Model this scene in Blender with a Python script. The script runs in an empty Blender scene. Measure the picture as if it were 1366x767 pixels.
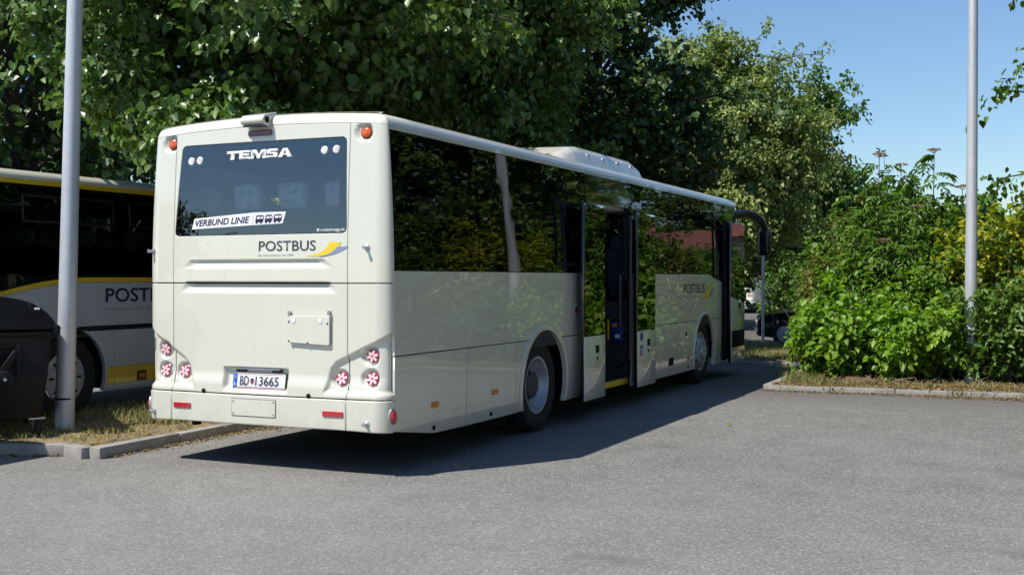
import bpy, bmesh, math, random
import numpy as np
from mathutils import Vector, Matrix
from mathutils.geometry import delaunay_2d_cdt
R = math.radians
C = bpy.context.scene.collection
SC = bpy.context.scene

# ------------------------------------------------------------------ camera, sky, sun, exposure
cam = bpy.data.objects.new('camera', bpy.data.cameras.new('camera'))
C.objects.link(cam)
cam.location = (6.194, -8.254, 1.65)
cam.rotation_euler = (R(90 - 0.43), 0, R(24.85))
cam.data.sensor_width = 36
cam.data.lens = 36 * 1544 / 1366
cam.data.clip_start = 0.1
cam.data.clip_end = 3000
SC.camera = cam

SUN_FROM = Vector((-0.36, -0.57, 1.0)).normalized()      # direction towards the sun
SUN_EL = math.asin(SUN_FROM.z)
SUN_AZ = math.atan2(SUN_FROM.x, SUN_FROM.y)               # clockwise from +Y
w = bpy.data.worlds.new('World'); SC.world = w
w.use_nodes = True
nt = w.node_tree
sky = nt.nodes.new('ShaderNodeTexSky')
sky.sky_type = 'NISHITA'; sky.sun_disc = False
sky.sun_elevation = SUN_EL; sky.sun_rotation = SUN_AZ
sky.altitude = 0; sky.air_density = 1.2; sky.dust_density = 0.0; sky.ozone_density = 8.0
bg = nt.nodes['Background']; bg.inputs['Strength'].default_value = 0.110
nt.links.new(sky.outputs[0], bg.inputs['Color'])
sl = bpy.data.lights.new('sun', 'SUN'); sl.energy = 5.0; sl.angle = R(0.53); sl.color = (1.0, 0.95, 0.87)
so = bpy.data.objects.new('sun', sl); C.objects.link(so)
so.rotation_euler = SUN_FROM.to_track_quat('Z', 'Y').to_euler()
SC.view_settings.view_transform = 'Standard'
SC.view_settings.look = 'None'
SC.view_settings.exposure = 0.25
SC.view_settings.gamma = 1.0
SC.view_settings.use_curve_mapping = False
SC.cycles.use_denoising = True
SC.cycles.max_bounces = 8
SC.cycles.transparent_max_bounces = 16
SC.cycles.sample_clamp_indirect = 6

# ------------------------------------------------------------------ materials
def mk(name):
    m = bpy.data.materials.new(name); m.use_nodes = True
    t = m.node_tree; t.nodes.clear()
    o = t.nodes.new('ShaderNodeOutputMaterial')
    return m, t, o
def N(t, typ, **kw):
    n = t.nodes.new(typ)
    for k, v in kw.items():
        if k in n.inputs: n.inputs[k].default_value = v
        else: setattr(n, k, v)
    return n
def ramp(t, fac, stops):
    r = t.nodes.new('ShaderNodeValToRGB')
    e = r.color_ramp.elements
    e[0].position, e[0].color = stops[0][0], (*stops[0][1], 1)
    e[1].position, e[1].color = stops[-1][0], (*stops[-1][1], 1)
    for p, c in stops[1:-1]:
        k = e.new(p); k.color = (*c, 1)
    t.links.new(fac, r.inputs[0])
    return r
def mixc(t, fac, a, b, blend='MIX'):
    n = t.nodes.new('ShaderNodeMix'); n.data_type = 'RGBA'; n.blend_type = blend
    for s, v in ((n.inputs[0], fac), (n.inputs[6], a), (n.inputs[7], b)):
        if hasattr(v, 'is_linked'): t.links.new(v, s)
        elif isinstance(v, (int, float)): s.default_value = v
        else: s.default_value = (*v, 1)
    return n.outputs[2]
def mat(name, col, rough=0.5, metal=0.0, coat=0.0, var=0.12, scale=6.0, bump=0.0, bscale=200, spec=0.5, coat_rough=0.03):
    m, t, o = mk(name)
    b = N(t, 'ShaderNodeBsdfPrincipled')
    b.inputs['Metallic'].default_value = metal
    b.inputs['Coat Weight'].default_value = coat
    b.inputs['Coat Roughness'].default_value = coat_rough
    b.inputs['Specular IOR Level'].default_value = spec
    tc = N(t, 'ShaderNodeTexCoord')
    n = N(t, 'ShaderNodeTexNoise', Scale=scale, Detail=6.0, Roughness=0.6)
    t.links.new(tc.outputs['Object'], n.inputs['Vector'])
    dark = tuple(c * (1 - var) for c in col); lite = tuple(min(1, c * (1 + var)) for c in col)
    r = ramp(t, n.outputs[0], [(0.3, dark), (0.7, lite)])
    t.links.new(r.outputs[0], b.inputs['Base Color'])
    mr = N(t, 'ShaderNodeMapRange'); mr.inputs[3].default_value = max(0.02, rough * 0.85); mr.inputs[4].default_value = min(1, rough * 1.2)
    t.links.new(n.outputs[0], mr.inputs[0]); t.links.new(mr.outputs[0], b.inputs['Roughness'])
    if bump:
        n2 = N(t, 'ShaderNodeTexNoise', Scale=float(bscale), Detail=3.0)
        t.links.new(tc.outputs['Object'], n2.inputs['Vector'])
        bp = N(t, 'ShaderNodeBump', Strength=bump, Distance=0.01)
        t.links.new(n2.outputs[0], bp.inputs['Height']); t.links.new(bp.outputs[0], b.inputs['Normal'])
    t.links.new(b.outputs[0], o.inputs[0])
    return m
def glass(name, tint, ior=1.5, rough=0.0):
    m, t, o = mk(name)
    tr = N(t, 'ShaderNodeBsdfTransparent'); tr.inputs[0].default_value = (*tint, 1)
    g = N(t, 'ShaderNodeBsdfGlossy'); g.inputs['Roughness'].default_value = rough; g.inputs['Color'].default_value = (1, 1, 1, 1)
    f = N(t, 'ShaderNodeFresnel', IOR=ior)
    tc = N(t, 'ShaderNodeTexCoord')
    n = N(t, 'ShaderNodeTexNoise', Scale=2.2, Detail=1.0)
    t.links.new(tc.outputs['Object'], n.inputs['Vector'])
    bp = N(t, 'ShaderNodeBump', Strength=0.10, Distance=0.02)
    t.links.new(n.outputs[0], bp.inputs['Height']); t.links.new(bp.outputs[0], g.inputs['Normal'])
    mx = N(t, 'ShaderNodeMixShader')
    t.links.new(f.outputs[0], mx.inputs[0]); t.links.new(tr.outputs[0], mx.inputs[1]); t.links.new(g.outputs[0], mx.inputs[2])
    t.links.new(mx.outputs[0], o.inputs[0])
    return m
def paint(name, col, dirt=0.05, coat=1.0, rough=0.35):
    """vehicle lacquer with faint vertical rain streaks and road film"""
    m, t, o = mk(name)
    b = N(t, 'ShaderNodeBsdfPrincipled'); b.inputs['Coat Weight'].default_value = coat
    b.inputs['Coat Roughness'].default_value = 0.025; b.inputs['Coat IOR'].default_value = 1.75
    tc = N(t, 'ShaderNodeTexCoord')
    mp = N(t, 'ShaderNodeMapping'); mp.inputs['Scale'].default_value = (14, 14, 0.6)
    t.links.new(tc.outputs['Object'], mp.inputs[0])
    n = N(t, 'ShaderNodeTexNoise', Scale=1.6, Detail=5.0, Roughness=0.65); t.links.new(mp.outputs[0], n.inputs['Vector'])
    n2 = N(t, 'ShaderNodeTexNoise', Scale=1.3, Detail=4.0); t.links.new(tc.outputs['Object'], n2.inputs['Vector'])
    c1 = mixc(t, ramp(t, n.outputs[0], [(0.45, (0, 0, 0)), (0.8, (1, 1, 1))]).outputs[0], col, tuple(c * (1 - dirt) for c in col))
    c2 = mixc(t, ramp(t, n2.outputs[0], [(0.4, (0, 0, 0)), (0.75, (0.6, 0.6, 0.6))]).outputs[0], c1, tuple(c * k for c, k in zip(col, (1 - dirt * .8, 1 - dirt, 1 - dirt * 1.4))))
    sx = N(t, 'ShaderNodeSeparateXYZ'); t.links.new(tc.outputs['Object'], sx.inputs[0])
    n5 = N(t, 'ShaderNodeTexNoise', Scale=7.0, Detail=6.0, Roughness=0.7); t.links.new(tc.outputs['Object'], n5.inputs['Vector'])
    ad = N(t, 'ShaderNodeMath', operation='MULTIPLY_ADD'); ad.inputs[1].default_value = .55; t.links.new(n5.outputs[0], ad.inputs[0]); t.links.new(sx.outputs[2], ad.inputs[2])
    film = ramp(t, ad.outputs[0], [(0.52, (.34, .34, .34)), (0.80, (.10, .10, .10)), (1.0, (0, 0, 0))]).outputs[0]
    c3 = mixc(t, film, c2, (0.26, 0.235, 0.19))
    t.links.new(c3, b.inputs['Base Color']); b.inputs['Roughness'].default_value = rough
    bp = N(t, 'ShaderNodeBump', Strength=0.03, Distance=0.03); n3 = N(t, 'ShaderNodeTexNoise', Scale=2.0, Detail=1.0)
    t.links.new(tc.outputs['Object'], n3.inputs['Vector']); t.links.new(n3.outputs[0], bp.inputs['Height'])
    t.links.new(bp.outputs[0], b.inputs['Coat Normal'])
    t.links.new(b.outputs[0], o.inputs[0])
    return m
def leafmat(name, dark, light, trans=0.3, rough=0.42):
    m, t, o = mk(name)
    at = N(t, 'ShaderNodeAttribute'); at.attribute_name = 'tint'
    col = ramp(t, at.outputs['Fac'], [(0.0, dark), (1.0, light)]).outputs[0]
    b = N(t, 'ShaderNodeBsdfPrincipled'); b.inputs['Roughness'].default_value = rough; b.inputs['Specular IOR Level'].default_value = 0.45
    t.links.new(col, b.inputs['Base Color'])
    tl = N(t, 'ShaderNodeBsdfTranslucent')
    c2 = mixc(t, 1.0, col, (1.5, 1.7, 0.6), 'MULTIPLY'); t.links.new(c2, tl.inputs[0])
    mx = N(t, 'ShaderNodeMixShader'); mx.inputs[0].default_value = trans
    t.links.new(b.outputs[0], mx.inputs[1]); t.links.new(tl.outputs[0], mx.inputs[2]); t.links.new(mx.outputs[0], o.inputs[0])
    return m

CREAM = (0.69, 0.675, 0.565)
M = {}
M['cream'] = paint('cream_paint', CREAM)
M['cream2'] = paint('shaded_cream_paint', (0.50, 0.53, 0.56), 0.12)  # cream greyed and blued: tree shade on the second coach put into the colour
M['yellow'] = paint('yellow_paint', (0.78, 0.52, 0.02), 0.1)
M['black'] = mat('black_plastic', (0.012, 0.012, 0.013), 0.35, coat=0.3)
M['matt'] = mat('matt_black', (0.010, 0.010, 0.011), 0.8, spec=0.2)
M['bin'] = mat('bin_plastic', (0.006, 0.006, 0.0065), 0.55, var=.2, spec=.3)
M['rubber'] = mat('tyre_rubber', (0.011, 0.011, 0.011), 0.75, var=0.3, scale=9, bump=0.3, bscale=90)
M['gloss'] = mat('gloss_black', (0.008, 0.008, 0.009), 0.06, coat=1.0, spec=0.5)
M['sideglass'] = glass('tinted_side_glass', (0.17, 0.19, 0.18), 1.46, .012)
M['rearglass'] = glass('tinted_rear_glass', (0.80, 0.86, 0.90), 2.25)
M['doorglass'] = glass('door_glass', (0.05, 0.06, 0.055), 1.75)
M['grey'] = mat('interior_grey', (0.42, 0.43, 0.44), 0.6)
M['darkgrey'] = mat('interior_dark', (0.03, 0.03, 0.034), 0.7)
M['seat'] = mat('seat_fabric', (0.045, 0.055, 0.085), 0.9, var=0.3, scale=40)
M['cover'] = mat('headrest_cover', (0.72, 0.74, 0.76), 0.7, var=0.35, scale=14)
M['steel'] = mat('brushed_steel', (0.55, 0.56, 0.58), 0.32, metal=0.9, var=0.1)
M['rim'] = mat('painted_rim', (0.42, 0.44, 0.48), 0.38, metal=0.35, var=0.2, scale=12)
M['hub'] = mat('shaded_hub', (0.07, 0.07, 0.075), 0.6, metal=.2, var=.3, scale=20)  # hub disc coloured dark for the shade deep inside the wheel dish
M['chrome'] = mat('chrome', (0.75, 0.75, 0.76), 0.12, metal=1.0, var=0.05)
M['red'] = mat('red_lens', (0.46, 0.020, 0.03), 0.12, coat=1.0, var=0.15, scale=60)
M['dred'] = mat('dark_red_lens', (0.16, 0.01, 0.02), 0.15, coat=1.0)
M['amber'] = mat('amber_lens', (0.75, 0.10, 0.012), 0.15, coat=1.0, var=0.3, scale=70)
M['orange'] = mat('orange_marker', (0.75, 0.22, 0.02), 0.3, var=0.15)
M['lens'] = mat('clear_reflector', (0.78, 0.60, 0.64), 0.15, coat=1.0, var=0.2, scale=80)
M['white'] = mat('white_film', (0.80, 0.80, 0.80), 0.45, var=0.03)
M['letter'] = mat('chrome_letter', (0.85, 0.86, 0.87), 0.25, metal=0.1, var=0.02)
M['ink'] = mat('dark_grey_ink', (0.05, 0.055, 0.065), 0.4)
M['navy'] = mat('dark_navy_ink', (0.015, 0.018, 0.06), 0.45)
M['lgrey'] = mat('light_grey_ink', (0.25, 0.26, 0.27), 0.5)
M['swy'] = mat('swoosh_yellow', (0.80, 0.58, 0.03), 0.4, var=0.04)
M['swg'] = mat('swoosh_grey', (0.24, 0.28, 0.42), 0.4, var=0.04)
M['blue'] = mat('blue_plastic', (0.01, 0.03, 0.22), 0.4)
M['eublue'] = mat('plate_blue', (0.01, 0.10, 0.55), 0.4, var=0.03)
M['stepyellow'] = mat('yellow_edge', (0.75, 0.50, 0.02), 0.5)
M['galv'] = None
M['bark'] = mat('bark', (0.075, 0.058, 0.042), 0.9, var=0.45, scale=9, bump=0.9, bscale=14)
M['twig'] = mat('twig', (0.07, 0.065, 0.035), 0.85, var=0.3)

def galv():
    m, t, o = mk('galvanised_steel')
    b = N(t, 'ShaderNodeBsdfPrincipled'); b.inputs['Metallic'].default_value = 0.30
    tc = N(t, 'ShaderNodeTexCoord')
    mp = N(t, 'ShaderNodeMapping'); mp.inputs['Scale'].default_value = (1, 1, 0.35); t.links.new(tc.outputs['Object'], mp.inputs[0])
    v = N(t, 'ShaderNodeTexVoronoi', Scale=38.0); t.links.new(mp.outputs[0], v.inputs['Vector'])
    n = N(t, 'ShaderNodeTexNoise', Scale=3.0, Detail=8.0, Roughness=0.7); t.links.new(mp.outputs[0], n.inputs['Vector'])
    c = ramp(t, n.outputs[0], [(0.3, (0.44, 0.49, 0.55)), (0.7, (0.62, 0.66, 0.70))]).outputs[0]
    c2 = mixc(t, 0.07, c, v.outputs['Color'], 'OVERLAY')
    hs = N(t, 'ShaderNodeHueSaturation', Saturation=0.55); t.links.new(c2, hs.inputs['Color'])
    t.links.new(hs.outputs[0], b.inputs['Base Color']); b.inputs['Roughness'].default_value = 0.48
    t.links.new(b.outputs[0], o.inputs[0]); return m
M['galv'] = galv()

def asphalt():
    m, t, o = mk('weathered_asphalt')
    b = N(t, 'ShaderNodeBsdfPrincipled'); b.inputs['Specular IOR Level'].default_value = 0.3
    tc = N(t, 'ShaderNodeTexCoord')
    P = tc.outputs['Object']
    big = N(t, 'ShaderNodeTexNoise', Scale=0.22, Detail=5.0, Roughness=0.6); t.links.new(P, big.inputs['Vector'])
    base = ramp(t, big.outputs[0], [(0.3, (0.150, 0.145, 0.135)), (0.5, (0.172, 0.167, 0.156)), (0.7, (0.194, 0.188, 0.176))]).outputs[0]
    mid = N(t, 'ShaderNodeTexNoise', Scale=1.7, Detail=7.0, Roughness=0.7); t.links.new(P, mid.inputs['Vector'])
    c = mixc(t, 0.30, base, ramp(t, mid.outputs[0], [(0.3, (0.2, 0.2, 0.2)), (0.7, (0.8, 0.8, 0.8))]).outputs[0], 'OVERLAY')
    # long pale scuffs
    mp = N(t, 'ShaderNodeMapping'); mp.inputs['Scale'].default_value = (0.30, 3.6, 1); mp.inputs['Rotation'].default_value = (0, 0, R(-14)); t.links.new(P, mp.inputs[0])
    sc = N(t, 'ShaderNodeTexNoise', Scale=0.8, Detail=3.0, Roughness=0.55); t.links.new(mp.outputs[0], sc.inputs['Vector'])
    c = mixc(t, ramp(t, sc.outputs[0], [(0.64, (0, 0, 0)), (0.74, (0.40, 0.40, 0.40))]).outputs[0], c, (0.29, 0.288, 0.28))
    # aggregate
    v = N(t, 'ShaderNodeTexVoronoi', Scale=72.0); t.links.new(P, v.inputs['Vector'])
    sx = N(t, 'ShaderNodeSeparateColor'); t.links.new(v.outputs['Color'], sx.inputs[0])
    c = mixc(t, ramp(t, sx.outputs[0], [(0.0, (0.75, 0.75, 0.75)), (0.40, (0.0, 0.0, 0.0))]).outputs[0], c, (0.085, 0.083, 0.079))
    c = mixc(t, ramp(t, sx.outputs[1], [(0.72, (0, 0, 0)), (0.97, (0.75, 0.75, 0.75))]).outputs[0], c, (0.34, 0.33, 0.31))
    v2 = N(t, 'ShaderNodeTexVoronoi', Scale=16.0); t.links.new(P, v2.inputs['Vector'])
    s2 = N(t, 'ShaderNodeSeparateColor'); t.links.new(v2.outputs['Color'], s2.inputs[0])
    dist = ramp(t, v2.outputs['Distance'], [(0.10, (1, 1, 1)), (0.16, (0, 0, 0))]).outputs[0]
    pick = ramp(t, s2.outputs[2], [(0.78, (0, 0, 0)), (0.86, (0.8, 0.8, 0.8))]).outputs[0]
    c = mixc(t, mixc(t, 1.0, dist, pick, 'MULTIPLY'), c, (0.48, 0.47, 0.45))
    # paler towards low Y, on the viewer's side; dark dirt washed against the island kerb
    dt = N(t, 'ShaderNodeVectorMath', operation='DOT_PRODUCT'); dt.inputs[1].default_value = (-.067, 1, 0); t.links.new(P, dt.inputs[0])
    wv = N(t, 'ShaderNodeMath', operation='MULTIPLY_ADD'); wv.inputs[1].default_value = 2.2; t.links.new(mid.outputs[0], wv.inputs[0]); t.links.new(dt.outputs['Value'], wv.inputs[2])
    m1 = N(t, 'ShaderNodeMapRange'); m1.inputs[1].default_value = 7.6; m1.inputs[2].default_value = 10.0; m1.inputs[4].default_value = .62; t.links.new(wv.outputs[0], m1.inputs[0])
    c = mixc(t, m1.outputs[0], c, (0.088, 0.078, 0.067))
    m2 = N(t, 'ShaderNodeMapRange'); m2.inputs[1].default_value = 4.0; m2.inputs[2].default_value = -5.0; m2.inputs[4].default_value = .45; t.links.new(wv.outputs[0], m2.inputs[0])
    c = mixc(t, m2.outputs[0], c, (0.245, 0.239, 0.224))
    # dark spots and oil marks
    n4 = N(t, 'ShaderNodeTexNoise', Scale=0.9, Detail=3.0); mp2 = N(t, 'ShaderNodeMapping'); mp2.inputs['Location'].default_value = (31, 7, 0)
    t.links.new(P, mp2.inputs[0]); t.links.new(mp2.outputs[0], n4.inputs['Vector'])
    c = mixc(t, ramp(t, n4.outputs[0], [(0.64, (0, 0, 0)), (0.70, (0.5, 0.5, 0.5))]).outputs[0], c, (0.125, 0.122, 0.117))
    t.links.new(c, b.inputs['Base Color'])
    b.inputs['Roughness'].default_value = 0.82
    bp = N(t, 'ShaderNodeBump', Strength=0.5, Distance=0.004); t.links.new(v.outputs['Distance'], bp.inputs['Height'])
    t.links.new(bp.outputs[0], b.inputs['Normal']); t.links.new(b.outputs[0], o.inputs[0]); return m
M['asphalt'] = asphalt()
def concrete(name, col):
    m, t, o = mk(name)
    b = N(t, 'ShaderNodeBsdfPrincipled'); b.inputs['Roughness'].default_value = 0.9
    tc = N(t, 'ShaderNodeTexCoord'); P = tc.outputs['Object']
    n = N(t, 'ShaderNodeTexNoise', Scale=3.0, Detail=9.0, Roughness=0.7); t.links.new(P, n.inputs['Vector'])
    n2 = N(t, 'ShaderNodeTexNoise', Scale=90.0, Detail=2.0); t.links.new(P, n2.inputs['Vector'])
    c = ramp(t, n.outputs[0], [(0.3, tuple(k * .6 for k in col)), (0.7, tuple(k * 1.15 for k in col))]).outputs[0]
    c = mixc(t, 0.35, c, n2.outputs['Color'], 'SOFT_LIGHT')
    hs = N(t, 'ShaderNodeHueSaturation', Saturation=0.5); t.links.new(c, hs.inputs['Color']); t.links.new(hs.outputs[0], b.inputs['Base Color'])
    bp = N(t, 'ShaderNodeBump', Strength=0.5, Distance=0.006); t.links.new(n2.outputs[0], bp.inputs['Height']); t.links.new(bp.outputs[0], b.inputs['Normal'])
    t.links.new(b.outputs[0], o.inputs[0]); return m
M['kerb'] = concrete('kerb_stone', (0.31, 0.28, 0.235))
def soil():
    m, t, o = mk('dry_soil')
    b = N(t, 'ShaderNodeBsdfPrincipled'); b.inputs['Roughness'].default_value = 0.95
    tc = N(t, 'ShaderNodeTexCoord'); P = tc.outputs['Object']
    n = N(t, 'ShaderNodeTexNoise', Scale=5.0, Detail=10.0, Roughness=0.75); t.links.new(P, n.inputs['Vector'])
    c = ramp(t, n.outputs[0], [(0.3, (0.07, 0.05, 0.03)), (0.5, (0.20, 0.155, 0.085)), (0.62, (0.28, 0.22, 0.12)), (0.75, (0.14, 0.14, 0.05))]).outputs[0]
    t.links.new(c, b.inputs['Base Color'])
    bp = N(t, 'ShaderNodeBump', Strength=0.8, Distance=0.03); t.links.new(n.outputs[0], bp.inputs['Height']); t.links.new(bp.outputs[0], b.inputs['Normal'])
    t.links.new(b.outputs[0], o.inputs[0]); return m
M['soil'] = soil()

# ------------------------------------------------------------------ object helpers
def link(name, me, m, parent=None):
    o = bpy.data.objects.new(name, me); C.objects.link(o)
    if m is not None and not me.materials: me.materials.append(M[m] if isinstance(m, str) else m)
    if parent is not None: o.parent = parent
    return o
def tag(o, label=None, cat=None, group=None, kind=None):
    if label: o['label'] = label
    if cat: o['category'] = cat
    if group: o['group'] = group
    if kind: o['kind'] = kind
    return o
def empty(name, loc=(0, 0, 0), rz=0.0):
    o = bpy.data.objects.new(name, None); C.objects.link(o)
    o.location = loc; o.rotation_euler = (0, 0, rz); o.empty_display_size = 0.3
    return o
def me_from(name, V, F, smooth=False):
    me = bpy.data.meshes.new(name); me.from_pydata([tuple(v) for v in V], [], F); me.update()
    if smooth: me.polygons.foreach_set('use_smooth', [True] * len(me.polygons))
    return me
class MB:
    """collects simple solids that make up one part"""
    def __init__(s): s.bm = bmesh.new()
    def box(s, lo, hi, bev=0.0, seg=2, mx=None):
        r = bmesh.ops.create_cube(s.bm, size=1.0)
        vs = r['verts']
        lo, hi = Vector(lo), Vector(hi)
        for v in vs: v.co = Vector((lo[i] + (v.co[i] + .5) * (hi[i] - lo[i]) for i in range(3)))
        if bev > 0:
            es = list({e for v in vs for e in v.link_edges})
            rb = bmesh.ops.bevel(s.bm, geom=es, offset=bev, segments=seg, profile=0.5, affect='EDGES')
            vs = [v for v in vs if v.is_valid] + [v for v in rb['verts'] if v.is_valid]
        if mx is not None:
            for v in set(vs): v.co = mx @ v.co
        return s
    def tube(s, pts, rad, n=10, caps=True):
        pts = [Vector(p) for p in pts]
        if not hasattr(rad, '__len__'): rad = [rad] * len(pts)
        rings = []; prev = None
        for i, p in enumerate(pts):
            d = (pts[min(i + 1, len(pts) - 1)] - pts[max(i - 1, 0)]).normalized()
            ref = prev if prev is not None else (Vector((0, 0, 1)) if abs(d.z) < 0.9 else Vector((1, 0, 0)))
            a = (ref - d * ref.dot(d)).normalized(); b = d.cross(a); prev = a
            rings.append([s.bm.verts.new(p + (a * math.cos(2 * math.pi * k / n) + b * math.sin(2 * math.pi * k / n)) * rad[i]) for k in range(n)])
        for r0, r1 in zip(rings, rings[1:]):
            for k in range(n):
                f = s.bm.faces.new((r0[k], r0[(k + 1) % n], r1[(k + 1) % n], r1[k])); f.smooth = True
        if caps:
            s.bm.faces.new(rings[0][::-1]); s.bm.faces.new(rings[-1])
        return s
    def lathe(s, prof, n=32, mx=None, smooth=True, a0=0.0):
        """prof: (radius, axial) pairs round local Z"""
        rings = []
        for r, h in prof:
            if r < 1e-6: rings.append([s.bm.verts.new((0, 0, h))])
            else: rings.append([s.bm.verts.new((r * math.cos(a0 + 2 * math.pi * k / n), r * math.sin(a0 + 2 * math.pi * k / n), h)) for k in range(n)])
        for A, B in zip(rings, rings[1:]):
            for k in range(n):
                k2 = (k + 1) % n
                if len(A) == 1 and len(B) == 1: continue
                if len(A) == 1: vs = (A[0], B[k2], B[k])
                elif len(B) == 1: vs = (A[k], A[k2], B[0])
                else: vs = (A[k], A[k2], B[k2], B[k])
                f = s.bm.faces.new(vs); f.smooth = smooth
        if mx is not None:
            for r in rings:
                for v in r: v.co = mx @ v.co
        return s
    def prism(s, poly, h0, h1, mx=None, bev=0.0):
        a = [s.bm.verts.new((x, y, h0)) for x, y in poly]; b = [s.bm.verts.new((x, y, h1)) for x, y in poly]
        n = len(poly)
        s.bm.faces.new(a[::-1]); s.bm.faces.new(b)
        for k in range(n): s.bm.faces.new((a[k], a[(k + 1) % n], b[(k + 1) % n], b[k]))
        vs = a + b
        if bev > 0:
            es = list({e for v in vs for e in v.link_edges})
            rb = bmesh.ops.bevel(s.bm, geom=es, offset=bev, segments=2, profile=0.5, affect='EDGES')
            vs = [v for v in vs if v.is_valid] + [v for v in rb['verts'] if v.is_valid]
        if mx is not None:
            for v in set(vs): v.co = mx @ v.co
        return s
    def build(s, name, m, parent=None, sharp=35):
        bmesh.ops.recalc_face_normals(s.bm, faces=s.bm.faces[:])
        me = bpy.data.meshes.new(name)
        for f in s.bm.faces: f.smooth = True
        for e in s.bm.edges:
            if len(e.link_faces) == 2 and e.calc_face_angle(0) > R(sharp): e.smooth = False
        s.bm.to_mesh(me); s.bm.free()
        return link(name, me, m, parent)

def sm(t):
    t = 0.0 if t < 0 else (1.0 if t > 1 else t)
    return t * t * (3 - 2 * t)
def inpoly(x, y, P):
    c = False; j = len(P) - 1
    for i in range(len(P)):
        if (P[i][1] > y) != (P[j][1] > y) and x < (P[j][0] - P[i][0]) * (y - P[i][1]) / (P[j][1] - P[i][1]) + P[i][0]: c = not c
        j = i
    return c
def pdist(x, y, P):
    d = 1e9
    for i in range(len(P)):
        ax, ay = P[i - 1]; bx, by = P[i]
        ux, uy = bx - ax, by - ay; L = ux * ux + uy * uy
        t = 0 if L == 0 else max(0, min(1, ((x - ax) * ux + (y - ay) * uy) / L))
        d = min(d, math.hypot(x - ax - t * ux, y - ay - t * uy))
    return d
def dens(P, step):
    out = []
    for i in range(len(P)):
        a, b = P[i], P[(i + 1) % len(P)]
        n = max(1, int(math.hypot(b[0] - a[0], b[1] - a[1]) / step))
        for k in range(n): out.append((a[0] + (b[0] - a[0]) * k / n, a[1] + (b[1] - a[1]) * k / n))
    return out
def rect(a, b, c, d, r=0.0, n=4):
    """x0,x1,z0,z1 with rounded corners"""
    if r <= 0: return [(a, c), (b, c), (b, d), (a, d)]
    out = []
    for cx, cy, s in ((b - r, c + r, -90), (b - r, d - r, 0), (a + r, d - r, 90), (a + r, c + r, 180)):
        for k in range(n + 1):
            t = R(s + 90 * k / n); out.append((cx + r * math.cos(t), cy + r * math.sin(t)))
    return out
def roundpoly(P, r, n=4):
    out = []
    for i in range(len(P)):
        p, a, b = Vector(P[i]), Vector(P[i - 1]), Vector(P[(i + 1) % len(P)])
        d1, d2 = (a - p), (b - p); rr = min(r, d1.length * .45, d2.length * .45)
        s, e = p + d1.normalized() * rr, p + d2.normalized() * rr
        for k in range(n + 1):
            t = k / n; q = s * (1 - t) ** 2 + p * 2 * t * (1 - t) + e * t * t
            out.append((q.x, q.y))
    return out

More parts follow.
